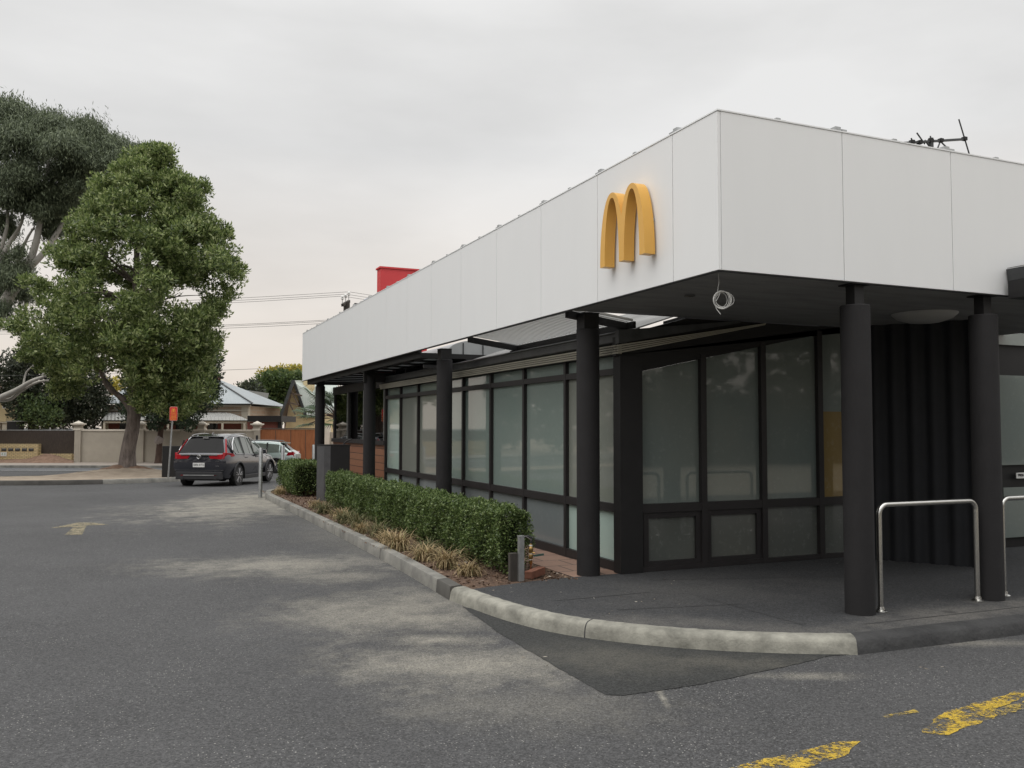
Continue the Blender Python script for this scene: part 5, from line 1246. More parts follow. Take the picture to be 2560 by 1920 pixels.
for (x, zc, dd, cr) in lumps:
    for _ in range(int(6+9*cr)):
        d_ = Vector((random.gauss(0, 1), random.gauss(0, 1), random.gauss(0.25, 0.9))).normalized()*cr*random.uniform(0.45, 0.9)
        x2, z2 = x+d_.x*ppm, zc-d_.z*ppm*0.8
        if blocked(x2, z2): continue
        p = q3(x2, z2, dd+d_.y); cents.append((p.x, p.y, p.z)); rads.append(random.uniform(0.20, 0.42))
print('clusters', len(cents))
cents = np.array(cents); per = 56
P, Dv = clump_leaves(cents, rads, per, up=0.5, out=1.0, shell=0.4, squash=0.8)
leaves('crown', P, Dv, 0.175, 0.066, M['leaf_main'], t, fold=0.18, jit=0.45)
base = UD(322, TD); bz = tz
mb = MB()
tr = [Vector((base.x, base.y, bz-0.3)), q3(670, 1930), q3(692, 1800), q3(695, 1700), q3(695, 1600), q3(700, 1450), q3(705, 1300), q3(710, 1180)]
rt_ = [r/FPX*TD for r in (25, 17.5, 16, 15, 14.5, 13.5, 12, 11)]
mb.tube(spline(tr, 5), list(np.interp(np.linspace(0, 7, 36), range(8), rt_)), 16)
mb.build('trunk', M['bark'], t, smooth=60)
mb = MB()
mb.tube(spline([q3(705, 1220), q3(690, 1060), q3(692, 900), q3(690, 760), q3(700, 560), q3(720, 420)], 4), list(np.linspace(0.17, 0.03, 21)), 10)
mb.tube(spline([q3(712, 1200), q3(745, 1040, 0.3), q3(760, 880, 0.3), q3(770, 700, 0.2), q3(800, 520)], 4), list(np.linspace(0.16, 0.03, 17)), 10)
mb.tube(spline([q3(690, 1740), q3(640, 1660), q3(560, 1600, -0.2), q3(520, 1520, -0.3), q3(500, 1440, -0.5)], 4), list(np.linspace(0.15, 0.04, 17)), 10)
mb.tube(spline([q3(680, 1700), q3(610, 1640), q3(545, 1560), q3(450, 1430, 0.5)], 4), list(np.linspace(0.13, 0.03, 13)), 8)
stem = [q3(700, 1500), q3(705, 1350), q3(705, 1220), q3(690, 1060), q3(692, 900), q3(745, 1040, 0.3), q3(760, 880, 0.3), q3(690, 760), q3(770, 700, 0.2), q3(700, 560)]
for k in range(90):
    e = Vector(cents[random.randrange(len(cents))]); below = [p for p in stem if p.z < e.z-0.2] or [stem[0]]
    s0 = min(below, key=lambda p: (p-e).length+abs((e-p).length-2.2)*0.3); h_ = (e-s0).length
    m0 = s0.lerp(e, 0.45)+Vector((random.uniform(-.2, .2), random.uniform(-.2, .2), 0.12*h_))
    mb.tube(spline([s0, m0, e], 4), list(np.linspace(0.02+0.014*h_, 0.008, 9)), 6)
mb.build('limb', M['bark'], t, smooth=60)
# mound of dirt at the foot
mp_ = tree_root('dirt_mound', 312, TD, 'low mound of bark litter heaped round the foot of the large tree', zg(TD)+0.2, 'dirt mound') if False else None
vsm = []; mb = MB(); c0 = UD(312, TD)
for i in range(9):
    for j in range(28):
        a = 2*math.pi*j/28; r_ = i/8*1.5*(1+0.22*math.sin(3*a+1)+0.12*math.sin(7*a)); x = c0.x+CY*r_*math.cos(a)*1.05+SY*r_*math.sin(a)*0.8; y = c0.y-SY*r_*math.cos(a)*1.05+CY*r_*math.sin(a)*0.8
        vsm.append((x, y, zg(dof(x, y))+0.12+0.42*math.cos(i/8*math.pi/2)**1.3+random.uniform(-0.02, 0.02)))
mb.add(vsm, [(i*28+j, i*28+(j+1) % 28, (i+1)*28+(j+1) % 28, (i+1)*28+j) for i in range(8) for j in range(28)])
o = mb.build('dirt_mound', M['mound'], smooth=60); o['kind'] = 'structure'

# gum tree behind
ED = 53.0
t = tree_root('gum_tree', -15, ED, 'very tall gum tree with grey-green drooping crown and pale limbs', -0.36)
def e3(zx, zy, dd=0.0): return UV(zx*0.4822, 200+zy*0.4822, ED+dd)
mass = [(-120, 120, 130, 95, 0), (20, 130, 100, 80, 1), (40, 260, 110, 100, -2), (190, 195, 150, 85, 1), (400, 225, 120, 80, 0.5), (330, 300, 100, 70, -1), (530, 300, 105, 60, 0), (650, 330, 60, 42, 1), (560, 370, 80, 50, -1), (270, 300, 125, 80, -2.5), (70, 460, 120, 95, -1.5),
        (-130, 330, 150, 130, 0), (450, 400, 130, 85, -0.5), (420, 480, 100, 65, 1), (290, 450, 110, 85, 0.5), (200, 560, 110, 80, 0), (330, 580, 80, 60, 1.5), (90, 610, 90, 55, 0), (-100, 560, 140, 130, 0), (300, 680, 70, 50, 2), (250, 760, 60, 45, 1), (40, 1000, 95, 75, -0.5), (-30, 900, 70, 60, 0.5), (100, 960, 50, 45, 0), (-120, 820, 90, 90, 1), (110, 1090, 60, 40, 1), (140, 350, 90, 70, 2), (10, 560, 90, 70, -1), (180, 640, 60, 50, -1), (370, 520, 70, 50, -1), (0, 700, 50, 40, 1), (480, 440, 70, 50, 1.5), (610, 400, 45, 35, 0), (0, 1080, 70, 60, 1), (70, 870, 30, 40, -1), (-20, 1170, 70, 60, 0), (300, 620, 80, 50, 0), (210, 700, 50, 60, 1), (20, 760, 45, 40, 1)]
pe = FPX/ED/0.4822; C_ = []; Dn = []
for (x, z, rx, rz2_, dd) in mass:
    k = int(rx*rz2_*0.062)
    for _ in range(k):
        a = random.uniform(-math.pi*0.15, math.pi*1.15); ph = random.uniform(-1, 1); r = random.random()**0.33
        e = Vector((math.cos(a)*math.cos(ph*1.5), math.sin(ph*1.5), math.sin(a)*math.cos(ph*1.5)))
        if random.random() < 0.35: e = Vector((random.gauss(0, .5), random.gauss(0, .5), random.gauss(-0.1, .45)))
        p = e3(x+e.x*rx*r, z-e.z*rz2_*r, dd+e.y*rx/pe*r)
        for s_ in range(6):
            C_.append((p.x+random.gauss(0, 0.14), p.y+random.gauss(0, 0.14), p.z-random.uniform(0.05, 0.65)))
            Dn.append((random.gauss(e.x*0.4, 0.35), random.gauss(e.y*0.4, 0.35), random.uniform(-1.4, -0.35)))
print('gum leaves', len(C_))
C_ = np.array(C_); Dn = np.array(Dn)
P = np.concatenate([C_, C_+rng.normal(0, 0.22, C_.shape)]); Dn = np.concatenate([Dn, Dn+rng.normal(0, 0.3, Dn.shape)])
leaves('crown', P, Dn, 0.26, 0.05, M['leaf_gum'], t, fold=0.1)
mb = MB()
def limb(pts, r0, r1, n=9): mb.tube(spline(pts, 4), list(np.linspace(r0*0.72, r1*0.8, 4*(len(pts)-1)+1)), n)
b0 = UD(-60, ED); limb([Vector((b0.x, b0.y, -0.6)), e3(-130, 1560), e3(-70, 1360), e3(20, 1140), e3(120, 985)], 0.62, 0.40, 14)
limb([e3(110, 1000), e3(155, 870), e3(178, 740), e3(180, 660), e3(205, 480), e3(215, 400)], 0.34, 0.07)
limb([e3(120, 985), e3(215, 880), e3(300, 740, 0.5), e3(370, 620, 0.5), e3(430, 510), e3(520, 430)], 0.30, 0.05)
limb([e3(-30, 1100), e3(-25, 950), e3(20, 850), e3(85, 730), e3(110, 560)], 0.30, 0.06)
limb([e3(60, 960), e3(110, 830), e3(150, 760)], 0.16, 0.06); limb([e3(20, 900), e3(60, 880), e3(90, 850), e3(150, 825)], 0.06, 0.03)
limb([e3(-60, 1000), e3(-10, 840), e3(10, 700), e3(-20, 520)], 0.22, 0.05)
limb([e3(175, 740), e3(250, 640), e3(290, 560)], 0.09, 0.04); limb([e3(215, 480), e3(240, 380), e3(300, 300)], 0.07, 0.03)
limb([e3(175, 800), e3(220, 860), e3(260, 870)], 0.04, 0.02); limb([e3(400, 540), e3(480, 520), e3(560, 440)], 0.06, 0.03)
# low pale limb sweeping right over the fence
limb([e3(-60, 1700), UV(0, 998, 50), UV(40, 978, 49.5), UV(78, 955, 49), UV(106, 944, 49), UV(120, 936, 49)], 0.30, 0.05)
limb([UV(0, 1003, 50), UV(25, 1001, 50), UV(55, 978, 49.6), UV(95, 957, 49.4), UV(135, 954, 49), UV(152, 951, 49)], 0.16, 0.05)
limb([UV(56, 972, 49.5), UV(60, 945, 49.5), UV(66, 930, 49.4), UV(85, 912, 49.2)], 0.08, 0.04)
limb([UV(104, 944, 49), UV(108, 930, 49), UV(108, 922, 49)], 0.09, 0.07)
mb.build('limb', M['bark_pale'], t, smooth=60)

# thin dark tree against the wall
WD = 52.6
t = tree_root('small_tree', 398, WD, 'slender dark tree with a rag tied round its trunk, in front of the beige wall', -0.36)
mb = MB(); pp = [UD(398, WD, -0.5), UV(399, 1150, WD), UV(401, 1110, WD), UV(404, 1075, WD), UV(411, 1040, WD), UV(418, 1000, WD), UV(425, 950, WD), UV(440, 900, WD)]
mb.tube(spline(pp, 4), list(np.interp(np.linspace(0, 7, 29), range(8), [0.28, 0.20, 0.17, 0.16, 0.17, 0.15, 0.12, 0.08])), 10)
for (a, b) in [((405, 1050), (385, 985)), ((415, 1020), (460, 960)), ((420, 980), (490, 930)), ((420, 970), (370, 920)), ((410, 1040), (440, 1000))]:
    mb.tube([UV(*a, WD), UV((a[0]+b[0])/2, (a[1]+b[1])/2-6, WD), UV(*b, WD)], [0.10, 0.06, 0.03], 6)
mb.build('trunk', M['bark_dark'], t, smooth=60)
MB().tube([UV(396, 1111, WD), UV(399, 1104, WD), UV(402, 1098, WD), UV(405, 1094, WD)], [0.22, 0.27, 0.24, 0.2], 10).build('tied_rag', M['cloth'], t)
cents = []; rads = []
for (x, z, rx, rz_2, k) in [(345, 1010, 45, 40, 34), (380, 960, 60, 60, 50), (420, 1010, 55, 45, 44), (440, 930, 70, 60, 60), (470, 1000, 55, 50, 44), (500, 950, 50, 50, 40), (470, 1045, 32, 28, 20), (500, 900, 45, 50, 34), (395, 1055, 30, 14, 8), (350, 940, 40, 50, 24), (520, 985, 30, 32, 18), (330, 1040, 20, 22, 8)]:
    for _ in range(k):
        a = random.uniform(0, 6.28); r = random.random()**0.5
        p = UV(x+math.cos(a)*r*rx, z+math.sin(a)*r*rz_2, WD+random.uniform(-1.8, 1.5)); cents.append(tuple(p)); rads.append(random.uniform(0.3, 0.6))
P, Dv = clump_leaves(np.array(cents), rads, 62, up=0.3, out=1.0, shell=0.5, squash=0.8)
leaves('crown', P, Dv, 0.19, 0.085, M['leaf_small'], t)

def blob_tree(name, lab, u, D, parts, m_, per, ln, wd, zb=-0.4, group=None, mat2=None, trunk=True, tm='bark_dark', up=0.4):
    t = tree_root(name, u, D, lab, zb, 'tree', group); cents = []; rads = []
    for (x, z, rx, rz_2, k) in parts:
        for _ in range(k):
            a = random.uniform(0, 6.28); r = random.random()**0.5
            p = UV(x+math.cos(a)*r*rx, z+math.sin(a)*r*rz_2, D+random.uniform(-1, 1)*rx/FPX*D*0.9); cents.append(tuple(p)); rads.append(random.uniform(0.4, 0.8)*D/60)
    P, Dv = clump_leaves(np.array(cents), rads, per, up=up, shell=0.6, squash=0.7)
    leaves('crown', P, Dv, ln, wd, m_, t)
    if trunk:
        x, z = parts[0][0], parts[0][1]; mb = MB(); mb.tube(spline([UD(u, D, zb-0.3), UV((u+x)/2, (z+1100)/2, D), UV(x, z, D)], 4), list(np.linspace(0.3, 0.08, 9)), 8)
        for (x2, z2, *_r) in parts[1:6]: mb.tube([UV((u+x)/2, (z+1100)/2, D), UV(x2, z2, D)], [0.12, 0.04], 6)
        mb.build('trunk', M[tm], t, smooth=60)
    return t
gp_ = 'trees behind the brushwood fence'
blob_tree('garden_tree', 'dark bushy tree rising behind the brushwood fence, next to the yellow house', 80, 62, [(80, 1000, 60, 50, 70), (60, 930, 60, 50, 60), (110, 900, 60, 40, 50), (30, 960, 40, 60, 40), (100, 1050, 60, 25, 40)], M['leaf_far_dark'], 46, 0.26, 0.11, group=gp_)
blob_tree('garden_tree', 'dark feathery tree behind the gate-pier end of the brushwood fence', 195, 63, [(190, 1010, 60, 50, 80), (170, 950, 60, 50, 70), (230, 960, 40, 60, 50), (220, 1045, 40, 25, 40), (140, 1030, 50, 40, 50), (250, 1000, 22, 45, 22)], M['leaf_far_dark'], 46, 0.26, 0.09, group=gp_)
blob_tree('garden_tree', 'low mid-green shrub tree just above the brushwood fence', 110, 60.5, [(105, 1040, 45, 26, 50), (85, 1015, 35, 20, 24)], M['leaf_far'], 34, 0.2, 0.1, group=gp_, trunk=False)
blob_tree('garden_tree', 'small yellow-green tree glimpsed beside the large trunk', 283, 80, [(285, 968, 13, 14, 12)], M['leaf_yellow'], 40, 0.3, 0.16, trunk=False)
gr_ = 'distant trees above the sheet fence'
blob_tree('distant_tree', 'broad mid-green tree with domed crown beyond the rusty fence', 690, 95, [(690, 985, 50, 35, 80), (660, 975, 40, 28, 50), (720, 960, 45, 25, 50), (640, 1000, 30, 25, 30), (750, 985, 40, 30, 40), (700, 950, 45, 15, 40)], M['leaf_far'], 46, 0.42, 0.2, group=gr_)
blob_tree('distant_tree', 'tree topped with yellow foliage behind the domed green tree', 715, 108, [(720, 940, 40, 12, 50), (685, 936, 22, 8, 20), (745, 934, 28, 13, 30)], M['leaf_yellow'], 40, 0.42, 0.2, group=gr_)
blob_tree('distant_tree', 'dull green low tree left of the domed green tree', 622, 90, [(620, 975, 24, 10, 18), (640, 1020, 22, 28, 30), (655, 1045, 30, 16, 24)], M['leaf_far_dark'], 44, 0.36, 0.18, group=gr_)
blob_tree('distant_tree', 'light olive bush under the domed green tree', 665, 84, [(665, 1032, 32, 12, 34), (690, 1040, 20, 10, 16)], mat_far2 if False else M['leaf_far'], 44, 0.3, 0.16, group=gr_, trunk=False)

# fan palm seen through the corner of the building
PD = 47.0; t = tree_root('fan_palm', 845, PD, 'bushy green fan palm seen between the far columns', -0.4, 'palm')
V = []; F = []; mbs = MB()
crown0 = UV(842, 1045, PD)
for k in range(46):
    a = random.uniform(0, 2*math.pi); el_ = random.uniform(-0.25, 1.25); L1 = random.uniform(1.0, 2.0)
    dr = Vector((math.cos(a)*math.cos(el_), math.sin(a)*math.cos(el_), math.sin(el_))); tip = crown0+dr*L1+Vector((0, 0, -0.1*L1))
    mbs.tube([crown0, crown0.lerp(tip, 0.5)+Vector((0, 0, 0.1)), tip], 0.02, 5)
    sd_ = dr.cross(Vector((0, 0, 1))).normalized(); upv = sd_.cross(dr)
    nb = 22; fr = random.uniform(0.65, 0.95)
    for j in range(nb):
        g_ = (j/(nb-1)-0.5)*math.pi*1.25; d2 = dr*math.cos(g_)+sd_*math.sin(g_); ww = (upv*0.35+d2.cross(upv)*1.0).normalized()*0.028
        m_ = tip+d2*fr*0.6; e_ = tip+d2*fr+Vector((0, 0, -0.22*fr)); b0 = len(V)
        V += [tip, m_+ww, e_, m_-ww]; F.append((b0, b0+1, b0+2, b0+3))
from_np('frond', np.array([tuple(v) for v in V]), np.array(F), M['leaf_palm'], t)
mbs.tube([UD(845, PD, -0.6), crown0], 0.2, 10); mbs.build('trunk', M['bark_dark'], t)

# ------------------------------------------------------------------ across the street
WL = 54.0
def fprism(pts, D, th, name, m_, parent, bevel=0):
    """upright slab facing the street: pts given as (u, v) at distance D, thickness away from the viewer"""
    return MB().prism([UV(u, v, D) for u, v in pts], fwd0*th).build(name, m_, parent, bevel=bevel)
def fbox(u0, v0, u1, v1, D, th, name, m_, parent): return fprism([(u0, v1), (u1, v1), (u1, v0), (u0, v0)], D, th, name, m_, parent)
wl = empty('boundary_wall', tuple(UD(400, WL, -0.36)), 0, 'beige rendered boundary wall with moulded piers across the street', 'wall')
ZW0 = -0.40
def wseg(u0, u1, v0, name, m_, D=WL, th=0.2, v1=None, z0=ZW0):
    a, b = UD(u0, D), UD(u1, D); zt = ZV(v0, D); zb = z0 if v1 is None else ZV(v1, D)
    return MB().prism([(a.x, a.y, zb), (b.x, b.y, zb), (b.x, b.y, zt), (a.x, a.y, zt)], fwd0*th).build(name, m_, wl)
PU = [(196, 15.5), (353, 15), (505, 15), (643, 15)]
prev = None
for (uc, wd_) in PU:
    if prev is not None:
        wseg(prev+8, uc-8, 1080, 'wall_panel', M['render']); wseg(prev+8, uc-8, 1075.5, 'coping', M['render_cap'], WL-0.05, 0.3, 1080)
    p = wseg(uc-7.8, uc+7.8, 1078, 'pier', M['render'], WL-0.12, 0.42)
    for (e, v0, v1, m_) in [(9.5, 1073.5, 1078, 'render_cap'), (8.2, 1067, 1073.5, 'render'), (10.5, 1064, 1067, 'render'), (13.5, 1060.5, 1064, 'render_cap')]:
        a, b = UD(uc-e, WL), UD(uc+e, WL); hw = (b-a).length/2; c = (a+b)/2+fwd0*0.09
        q = [c+right0*sx_*hw+fwd0*sy_*hw for sx_, sy_ in ((-1, -1), (1, -1), (1, 1), (-1, 1))]
        MB().prism([(w_.x, w_.y, ZV(v1, WL)) for w_ in q], (0, 0, ZV(v0, WL)-ZV(v1, WL))).build('pier_cap', M[m_], p)
    c = UD(uc, WL)+fwd0*0.09; hw = 10/FPX*WL; q = [c+right0*sx_*hw+fwd0*sy_*hw for sx_, sy_ in ((-1, -1), (1, -1), (1, 1), (-1, 1))]
    mb = MB(); mb.add([(w_.x, w_.y, ZV(1060.5, WL)) for w_ in q]+[(c.x, c.y, ZV(1054, WL))], [(0, 3, 2, 1), (0, 1, 4), (1, 2, 4), (2, 3, 4), (3, 0, 4)]); mb.build('pier_cap', M['render_cap'], p)
    prev = uc
fbox(641, 1090, 646.5, 1102, WL-0.14, 0.02, 'intercom', M['trim'], wl)
# brushwood fence on low cream brick wall with letterboxes
bf = empty('brushwood_fence', tuple(UD(90, WL, -0.36)), 0, 'dark brushwood fence with pale metal capping left of the beige wall', 'fence')
a, b = UD(-400, WL+0.3), UD(186, WL+0.3)
MB().prism([(a.x, a.y, 0.0), (b.x, b.y, 0.0), (b.x, b.y, ZV(1079, WL)), (a.x, a.y, ZV(1081, WL))], fwd0*0.15).build('brushwood', M['brush'], bf)
MB().prism([UV(-400, 1080.5, WL+0.28), UV(186, 1078.5, WL+0.28), UV(186, 1076.5, WL+0.28), UV(-400, 1078.5, WL+0.28)], fwd0*0.22).build('capping', M['galv'], bf)
lw = empty('letterbox_wall', tuple(UD(40, WL, -0.36)), 0, 'low cream brick wall holding a row of letterboxes', 'wall')
zq = -0.4
a, b = UD(-400, WL-0.1), UD(98, WL-0.1)
MB().prism([(a.x, a.y, zq), (b.x, b.y, zq), (b.x, b.y, ZV(1112.5, WL)), (a.x, a.y, ZV(1112.5, WL))], fwd0*0.38).build('brickwork', M['cream_brick'], lw)
a, b = UD(98.2, WL), UD(183, WL)
MB().prism([(a.x, a.y, zq), (b.x, b.y, zq), (b.x, b.y, ZV(1137, WL)), (a.x, a.y, ZV(1137, WL))], fwd0*0.26).build('brickwork', M['cream_brick'], lw)
for u in (7, 24, 41, 58, 75):
    fbox(u, 1123, u+12, 1130, WL-0.125, 0.02, 'letterbox', M['trim'], lw)
    fbox(u+1, 1124, u+11, 1125.5, WL-0.135, 0.008, 'flap', M['galv'], lw)
np_ = fbox(5, 1133, 20, 1143, WL-0.125, 0.02, 'number_plaque', M['white'], lw)
c = UV(12.5, 1138, WL-0.13); text_mesh('lettering', '4 0', 0.20, mat('faded_green_ink', (0.2, 0.35, 0.28), 0.7), Matrix.Translation(c) @ Matrix((right0, Vector((0, 0, 1)), -fwd0)).transposed().to_4x4(), np_)
# heaped dirt along that wall
mb = MB(); vs = []; nu = 40
for i in range(nu+1):
    u = -300+i*(188+300)/nu
    h = 0.10+0.42*math.exp(-((u-125)/38)**2)+0.10*math.exp(-((u-50)/50)**2)+random.uniform(-0.02, 0.02)
    for j, (dd, k) in enumerate([(-0.12, 1.0), (-0.5, 0.85), (-0.95, 0.35), (-1.4, 0.02)]):
        p = UD(u, WL+dd); vs.append((p.x, p.y, -0.36+h*k))
mb.add(vs, [(i*4+j, (i+1)*4+j, (i+1)*4+j+1, i*4+j+1) for i in range(nu) for j in range(3)])
mb.build('dirt_bank', M['mound'], smooth=60, kind='structure')

# stone villa
HD = 64.0
hv = empty('stone_villa', tuple(UD(440, HD, -0.36)), 0, 'old sandstone villa with blue-grey hipped roof and corrugated verandah behind the beige wall', 'house')
def yawed(u, D): return UD(u, D)
wv_ = fbox(258, 1016, 619, 1085, HD, 9, 'wall', M['sandstone'], hv)
wv2 = MB().prism([(UD(258, HD).x, UD(258, HD).y, -0.4), (UD(619, HD).x, UD(619, HD).y, -0.4), (*UD(619, HD).xy, ZV(1086, HD)), (*UD(258, HD).xy, ZV(1086, HD))], fwd0*8.9).build('wall', M['sandstone'], hv)
for u0, u1 in ((255, 272), (604, 621)): fbox(u0, 1016, u1, 1100, HD-0.06, 0.5, 'quoin', M['quoin'], hv)
fbox(254, 1026.5, 622, 1029.5, HD-0.12, 0.1, 'string_course', M['quoin'], hv); fbox(254, 1014, 626, 1018.5, HD-0.2, 0.18, 'cornice', M['quoin'], hv)
e0, e1 = UV(247, 1011, HD-0.5), UV(631, 1011, HD-0.5); k0, k1 = e0+fwd0*10.5, e1+fwd0*10.5; r0_, r1_ = UV(400, 948, HD+4.7), UV(520, 948, HD+4.7)
r0_ = UV(372, 940, HD+4.7); r1_ = UV(519, 940, HD+4.7)
mb = MB(); mb.add([e0, e1, k1, k0, r0_, r1_], [(0, 1, 5, 4), (1, 2, 5), (2, 3, 4, 5), (3, 0, 4), (0, 3, 2, 1)]); rf = mb.build('roof', M['roof_steel'], hv)
MB().prism([UV(247, 1012.5, HD-0.52), UV(631, 1012.5, HD-0.52), UV(631, 1010.8, HD-0.52), UV(247, 1010.8, HD-0.52)], fwd0*-0.1).build('gutter', M['gutter'], hv)
mb = MB()
for k in range(26): mb.beam(e1.lerp(r1_, k/26)+Vector((0, 0, 0.05)), e1.lerp(r1_, (k+0.7)/26)+Vector((0, 0, 0.05)), 0.14, 0.05)
mb.build('ridge_capping', M['gutter'], rf)
fbox(529, 944, 541, 968, HD+3.5, 0.9, 'chimney', M['redbrick'], rf); fbox(527.5, 941, 542.5, 944, HD+3.4, 1.1, 'chimney_cap', M['redbrick'], rf)
# verandah, bullnose roof built as a curved sheet
mb = MB(); prof_ = [(0, 1032, 0.0), (0.25, 1035, -0.9), (0.5, 1039.5, -1.7), (0.75, 1045, -2.3), (1, 1052.5, -2.6)]
vs = []
for (f, v, dd) in prof_:
    for u, sh in ((255+24*(1-f), 0), (622-60*(1-f)**1.0, 0)): vs.append(UV(u, v, HD+dd))
mb.add(vs, [(2*i, 2*i+1, 2*i+3, 2*i+2) for i in range(4)])
vsr = [UV(562, 1032, HD), UV(622, 1052.5, HD-2.6), UV(622, 1052.5, HD-0.01)]; mb.add(vsr, [(0, 1, 2)])
vsr = [UV(279, 1032, HD), UV(255, 1052.5, HD-2.6), UV(255, 1052.5, HD-0.01)]; mb.add(vsr, [(0, 2, 1)])
mb.build('verandah_roof', M['roof_ver'], hv)
fbox(257, 1053, 620, 1054.5, HD-2.6, 0.08, 'gutter', M['gutter'], hv); fbox(260, 1055, 616, 1060, HD-2.5, 0.1, 'verandah_beam', M['quoin'], hv)
for u in (262, 340, 421, 478, 557, 612): 
    a = UD(u, HD-2.5); MB().box((a.x-0.07, a.y-0.07, -0.4), (a.x+0.07, a.y+0.07, ZV(1060, HD-2.5))).build('verandah_post', M['quoin'], hv)
for u0, u1 in ((300, 330), (440, 462), (520, 545)): fbox(u0, 1060, u1, 1100, HD-0.03, 0.02, 'window', M['window_dark'], hv)
fbox(262, 1061, 616, 1092, HD-0.02, 0.008, 'wall_shade', M['redbrick'], hv)  # dark sheet, verandah shade put into the wall colour
sh = empty('rear_wing', tuple(UD(595, HD+12, -0.36)), 0, 'grey sheet-roofed rear wing behind the villa, right of its hipped roof', 'house')
D = HD+12
fprism([(560, 976.5), (610, 976.5), (624, 978), (619, 1000), (625, 1006), (590, 1006), (560, 985)], D, 6, 'roof', M['roof_steel'], sh)
fbox(560, 1006.5, 618, 1085, D+0.2, 5, 'wall', M['quoin'], sh)
# dark gate house, brick wall and rusted fence
lb = empty('carport', tuple(UD(660, 60, -0.36)), 0, 'low dark flat-roofed carport with red brick end wall beside the villa', 'carport')
fbox(619, 1041, 704, 1056, 59.0, 4, 'fascia', M['black'], lb); fbox(619, 1056.5, 695, 1100, 59.3, 0.3, 'end_wall', M['redbrick'], lb); fbox(695.5, 1056.5, 704, 1100, 59.2, 0.3, 'post', M['black'], lb)
rfn = empty('rusted_fence', tuple(UD(720, WL, -0.36)), 0, 'rust-brown sheet metal fence between the last pier and the building', 'fence')
a, b = UD(652, WL), UD(806, WL); 
MB().prism([(a.x, a.y, -0.38), (b.x, b.y, -0.38), (b.x, b.y, ZV(1075.5, WL)), (a.x, a.y, ZV(1075.5, WL))], fwd0*0.06).build('sheeting', M['rust'], rfn)
fbox(652, 1072, 806, 1075, WL-0.03, 0.12, 'rail', M['eave_dark'], rfn)
mb = MB()
for u in (690, 728, 765): 
    a = UD(u, WL-0.012); mb.box((a.x-0.012, a.y-0.01, -0.36), (a.x+0.012, a.y+0.01, ZV(1077, WL)))
mb.build('seam', M['eave_dark'], rfn)
# steep gabled cream house
GD = 70.0
gh = empty('gabled_house', tuple(UD(745, GD, -0.36)), 0, 'cream house with steep gable, wide dark eave and pale roof behind the rusted fence', 'house')
fprism([(713, 1085), (762, 1085), (762, 1040), (736, 965), (731, 968), (722, 1015)], GD, 0.4, 'gable_wall', M['cream_wall'], gh)
fbox(762.3, 1035, 830, 1085, GD+0.1, 5, 'side_wall', M['cream_wall'], gh)
mb = MB(); mb.add([UV(733, 952.5, GD-1.6), UV(704, 1039, GD-1.6), UV(713, 1062, GD+0.2), UV(737, 975, GD+4)], [(0, 1, 2, 3)]); o = mb.build('eave_lining', M['eave_dark'], gh)
MB().beam(UV(733, 952.5, GD-1.65), UV(703, 1040, GD-1.65), 0.12, 0.22).build('barge_board', M['gutter'], gh)
MB().beam(UV(733, 952.5, GD-0.45), UV(765, 1041, GD-0.45), 0.12, 0.2).build('barge_board', M['gutter'], gh)
mb = MB()
for k in (0.35, 0.62): 
    p = UV(733, 952.5, GD-1.5).lerp(UV(704, 1039, GD-1.5), k); mb.beam(p, p+right0*1.0+Vector((0, 0, -0.25)), 0.1, 0.12); mb.beam(p+right0*0.2, p+right0*0.75+Vector((0, 0, -1.0)), 0.08, 0.1)
mb.build('eave_bracket', M['eave_dark'], gh)
MB().prism([UV(734, 952.5, GD-0.4), UV(765, 1041, GD-0.4), UV(860, 1041, GD+1), UV(840, 952.5, GD+6)], Vector((0, 0, -0.12))).build('roof', M['pale_roof'], gh)
fbox(758, 940, 780, 1004, GD+0.5, 0.9, 'chimney', M['cream_wall'], gh)
fbox(746, 1003, 752, 1018, GD-0.03, 0.02, 'vent', M['eave_dark'], gh)
# yellow house at the left edge
yh = empty('yellow_house', tuple(UD(0, 64, -0.36)), 0, 'pale yellow brick house corner with brown eave at the left edge', 'house')
D = 64
fbox(-160, 1000, 16, 1057, D, 6, 'wall', M['cream_wall'], yh)
MB().prism([UV(-200, 985, D-0.9), UV(27, 972, D-0.9), UV(27, 976, D-0.9), UV(-200, 989, D-0.9)], fwd0*7).build('eave', M['eave_dark'], yh)
mb = MB(); mb.add([UV(-200, 984, D-1), UV(27, 971, D-1), UV(-10, 955, D+3), UV(-200, 950, D+3)], [(0, 1, 2, 3)]); mb.build('roof', M['mound'], yh)
f = fbox(6, 1006, 15, 1024, D-0.04, 0.03, 'window', M['white'], yh); fbox(7.5, 1008, 13.5, 1022, D-0.05, 0.005, 'pane', M['window_dark'], f)
fbox(-160, 1057.5, 20, 1060, D-0.1, 6, 'floor_band', M['quoin'], yh); fbox(7, 1060.5, 18, 1100, D, 0.5, 'pier', M['quoin'], yh); fbox(-20, 1060.5, 2, 1100, D, 0.5, 'pier', M['quoin'], yh)
cp = empty('shade_shelter', tuple(UD(40, 60, -0.36)), 0, 'dark lean-to shelter with thin pale roof edge beside the yellow house', 'shelter')
fbox(17, 1055, 62, 1056.6, 60, 3, 'roof', M['galv'], cp); fbox(19, 1057, 58, 1095, 61.5, 0.2, 'back_panel', M['black'], cp)

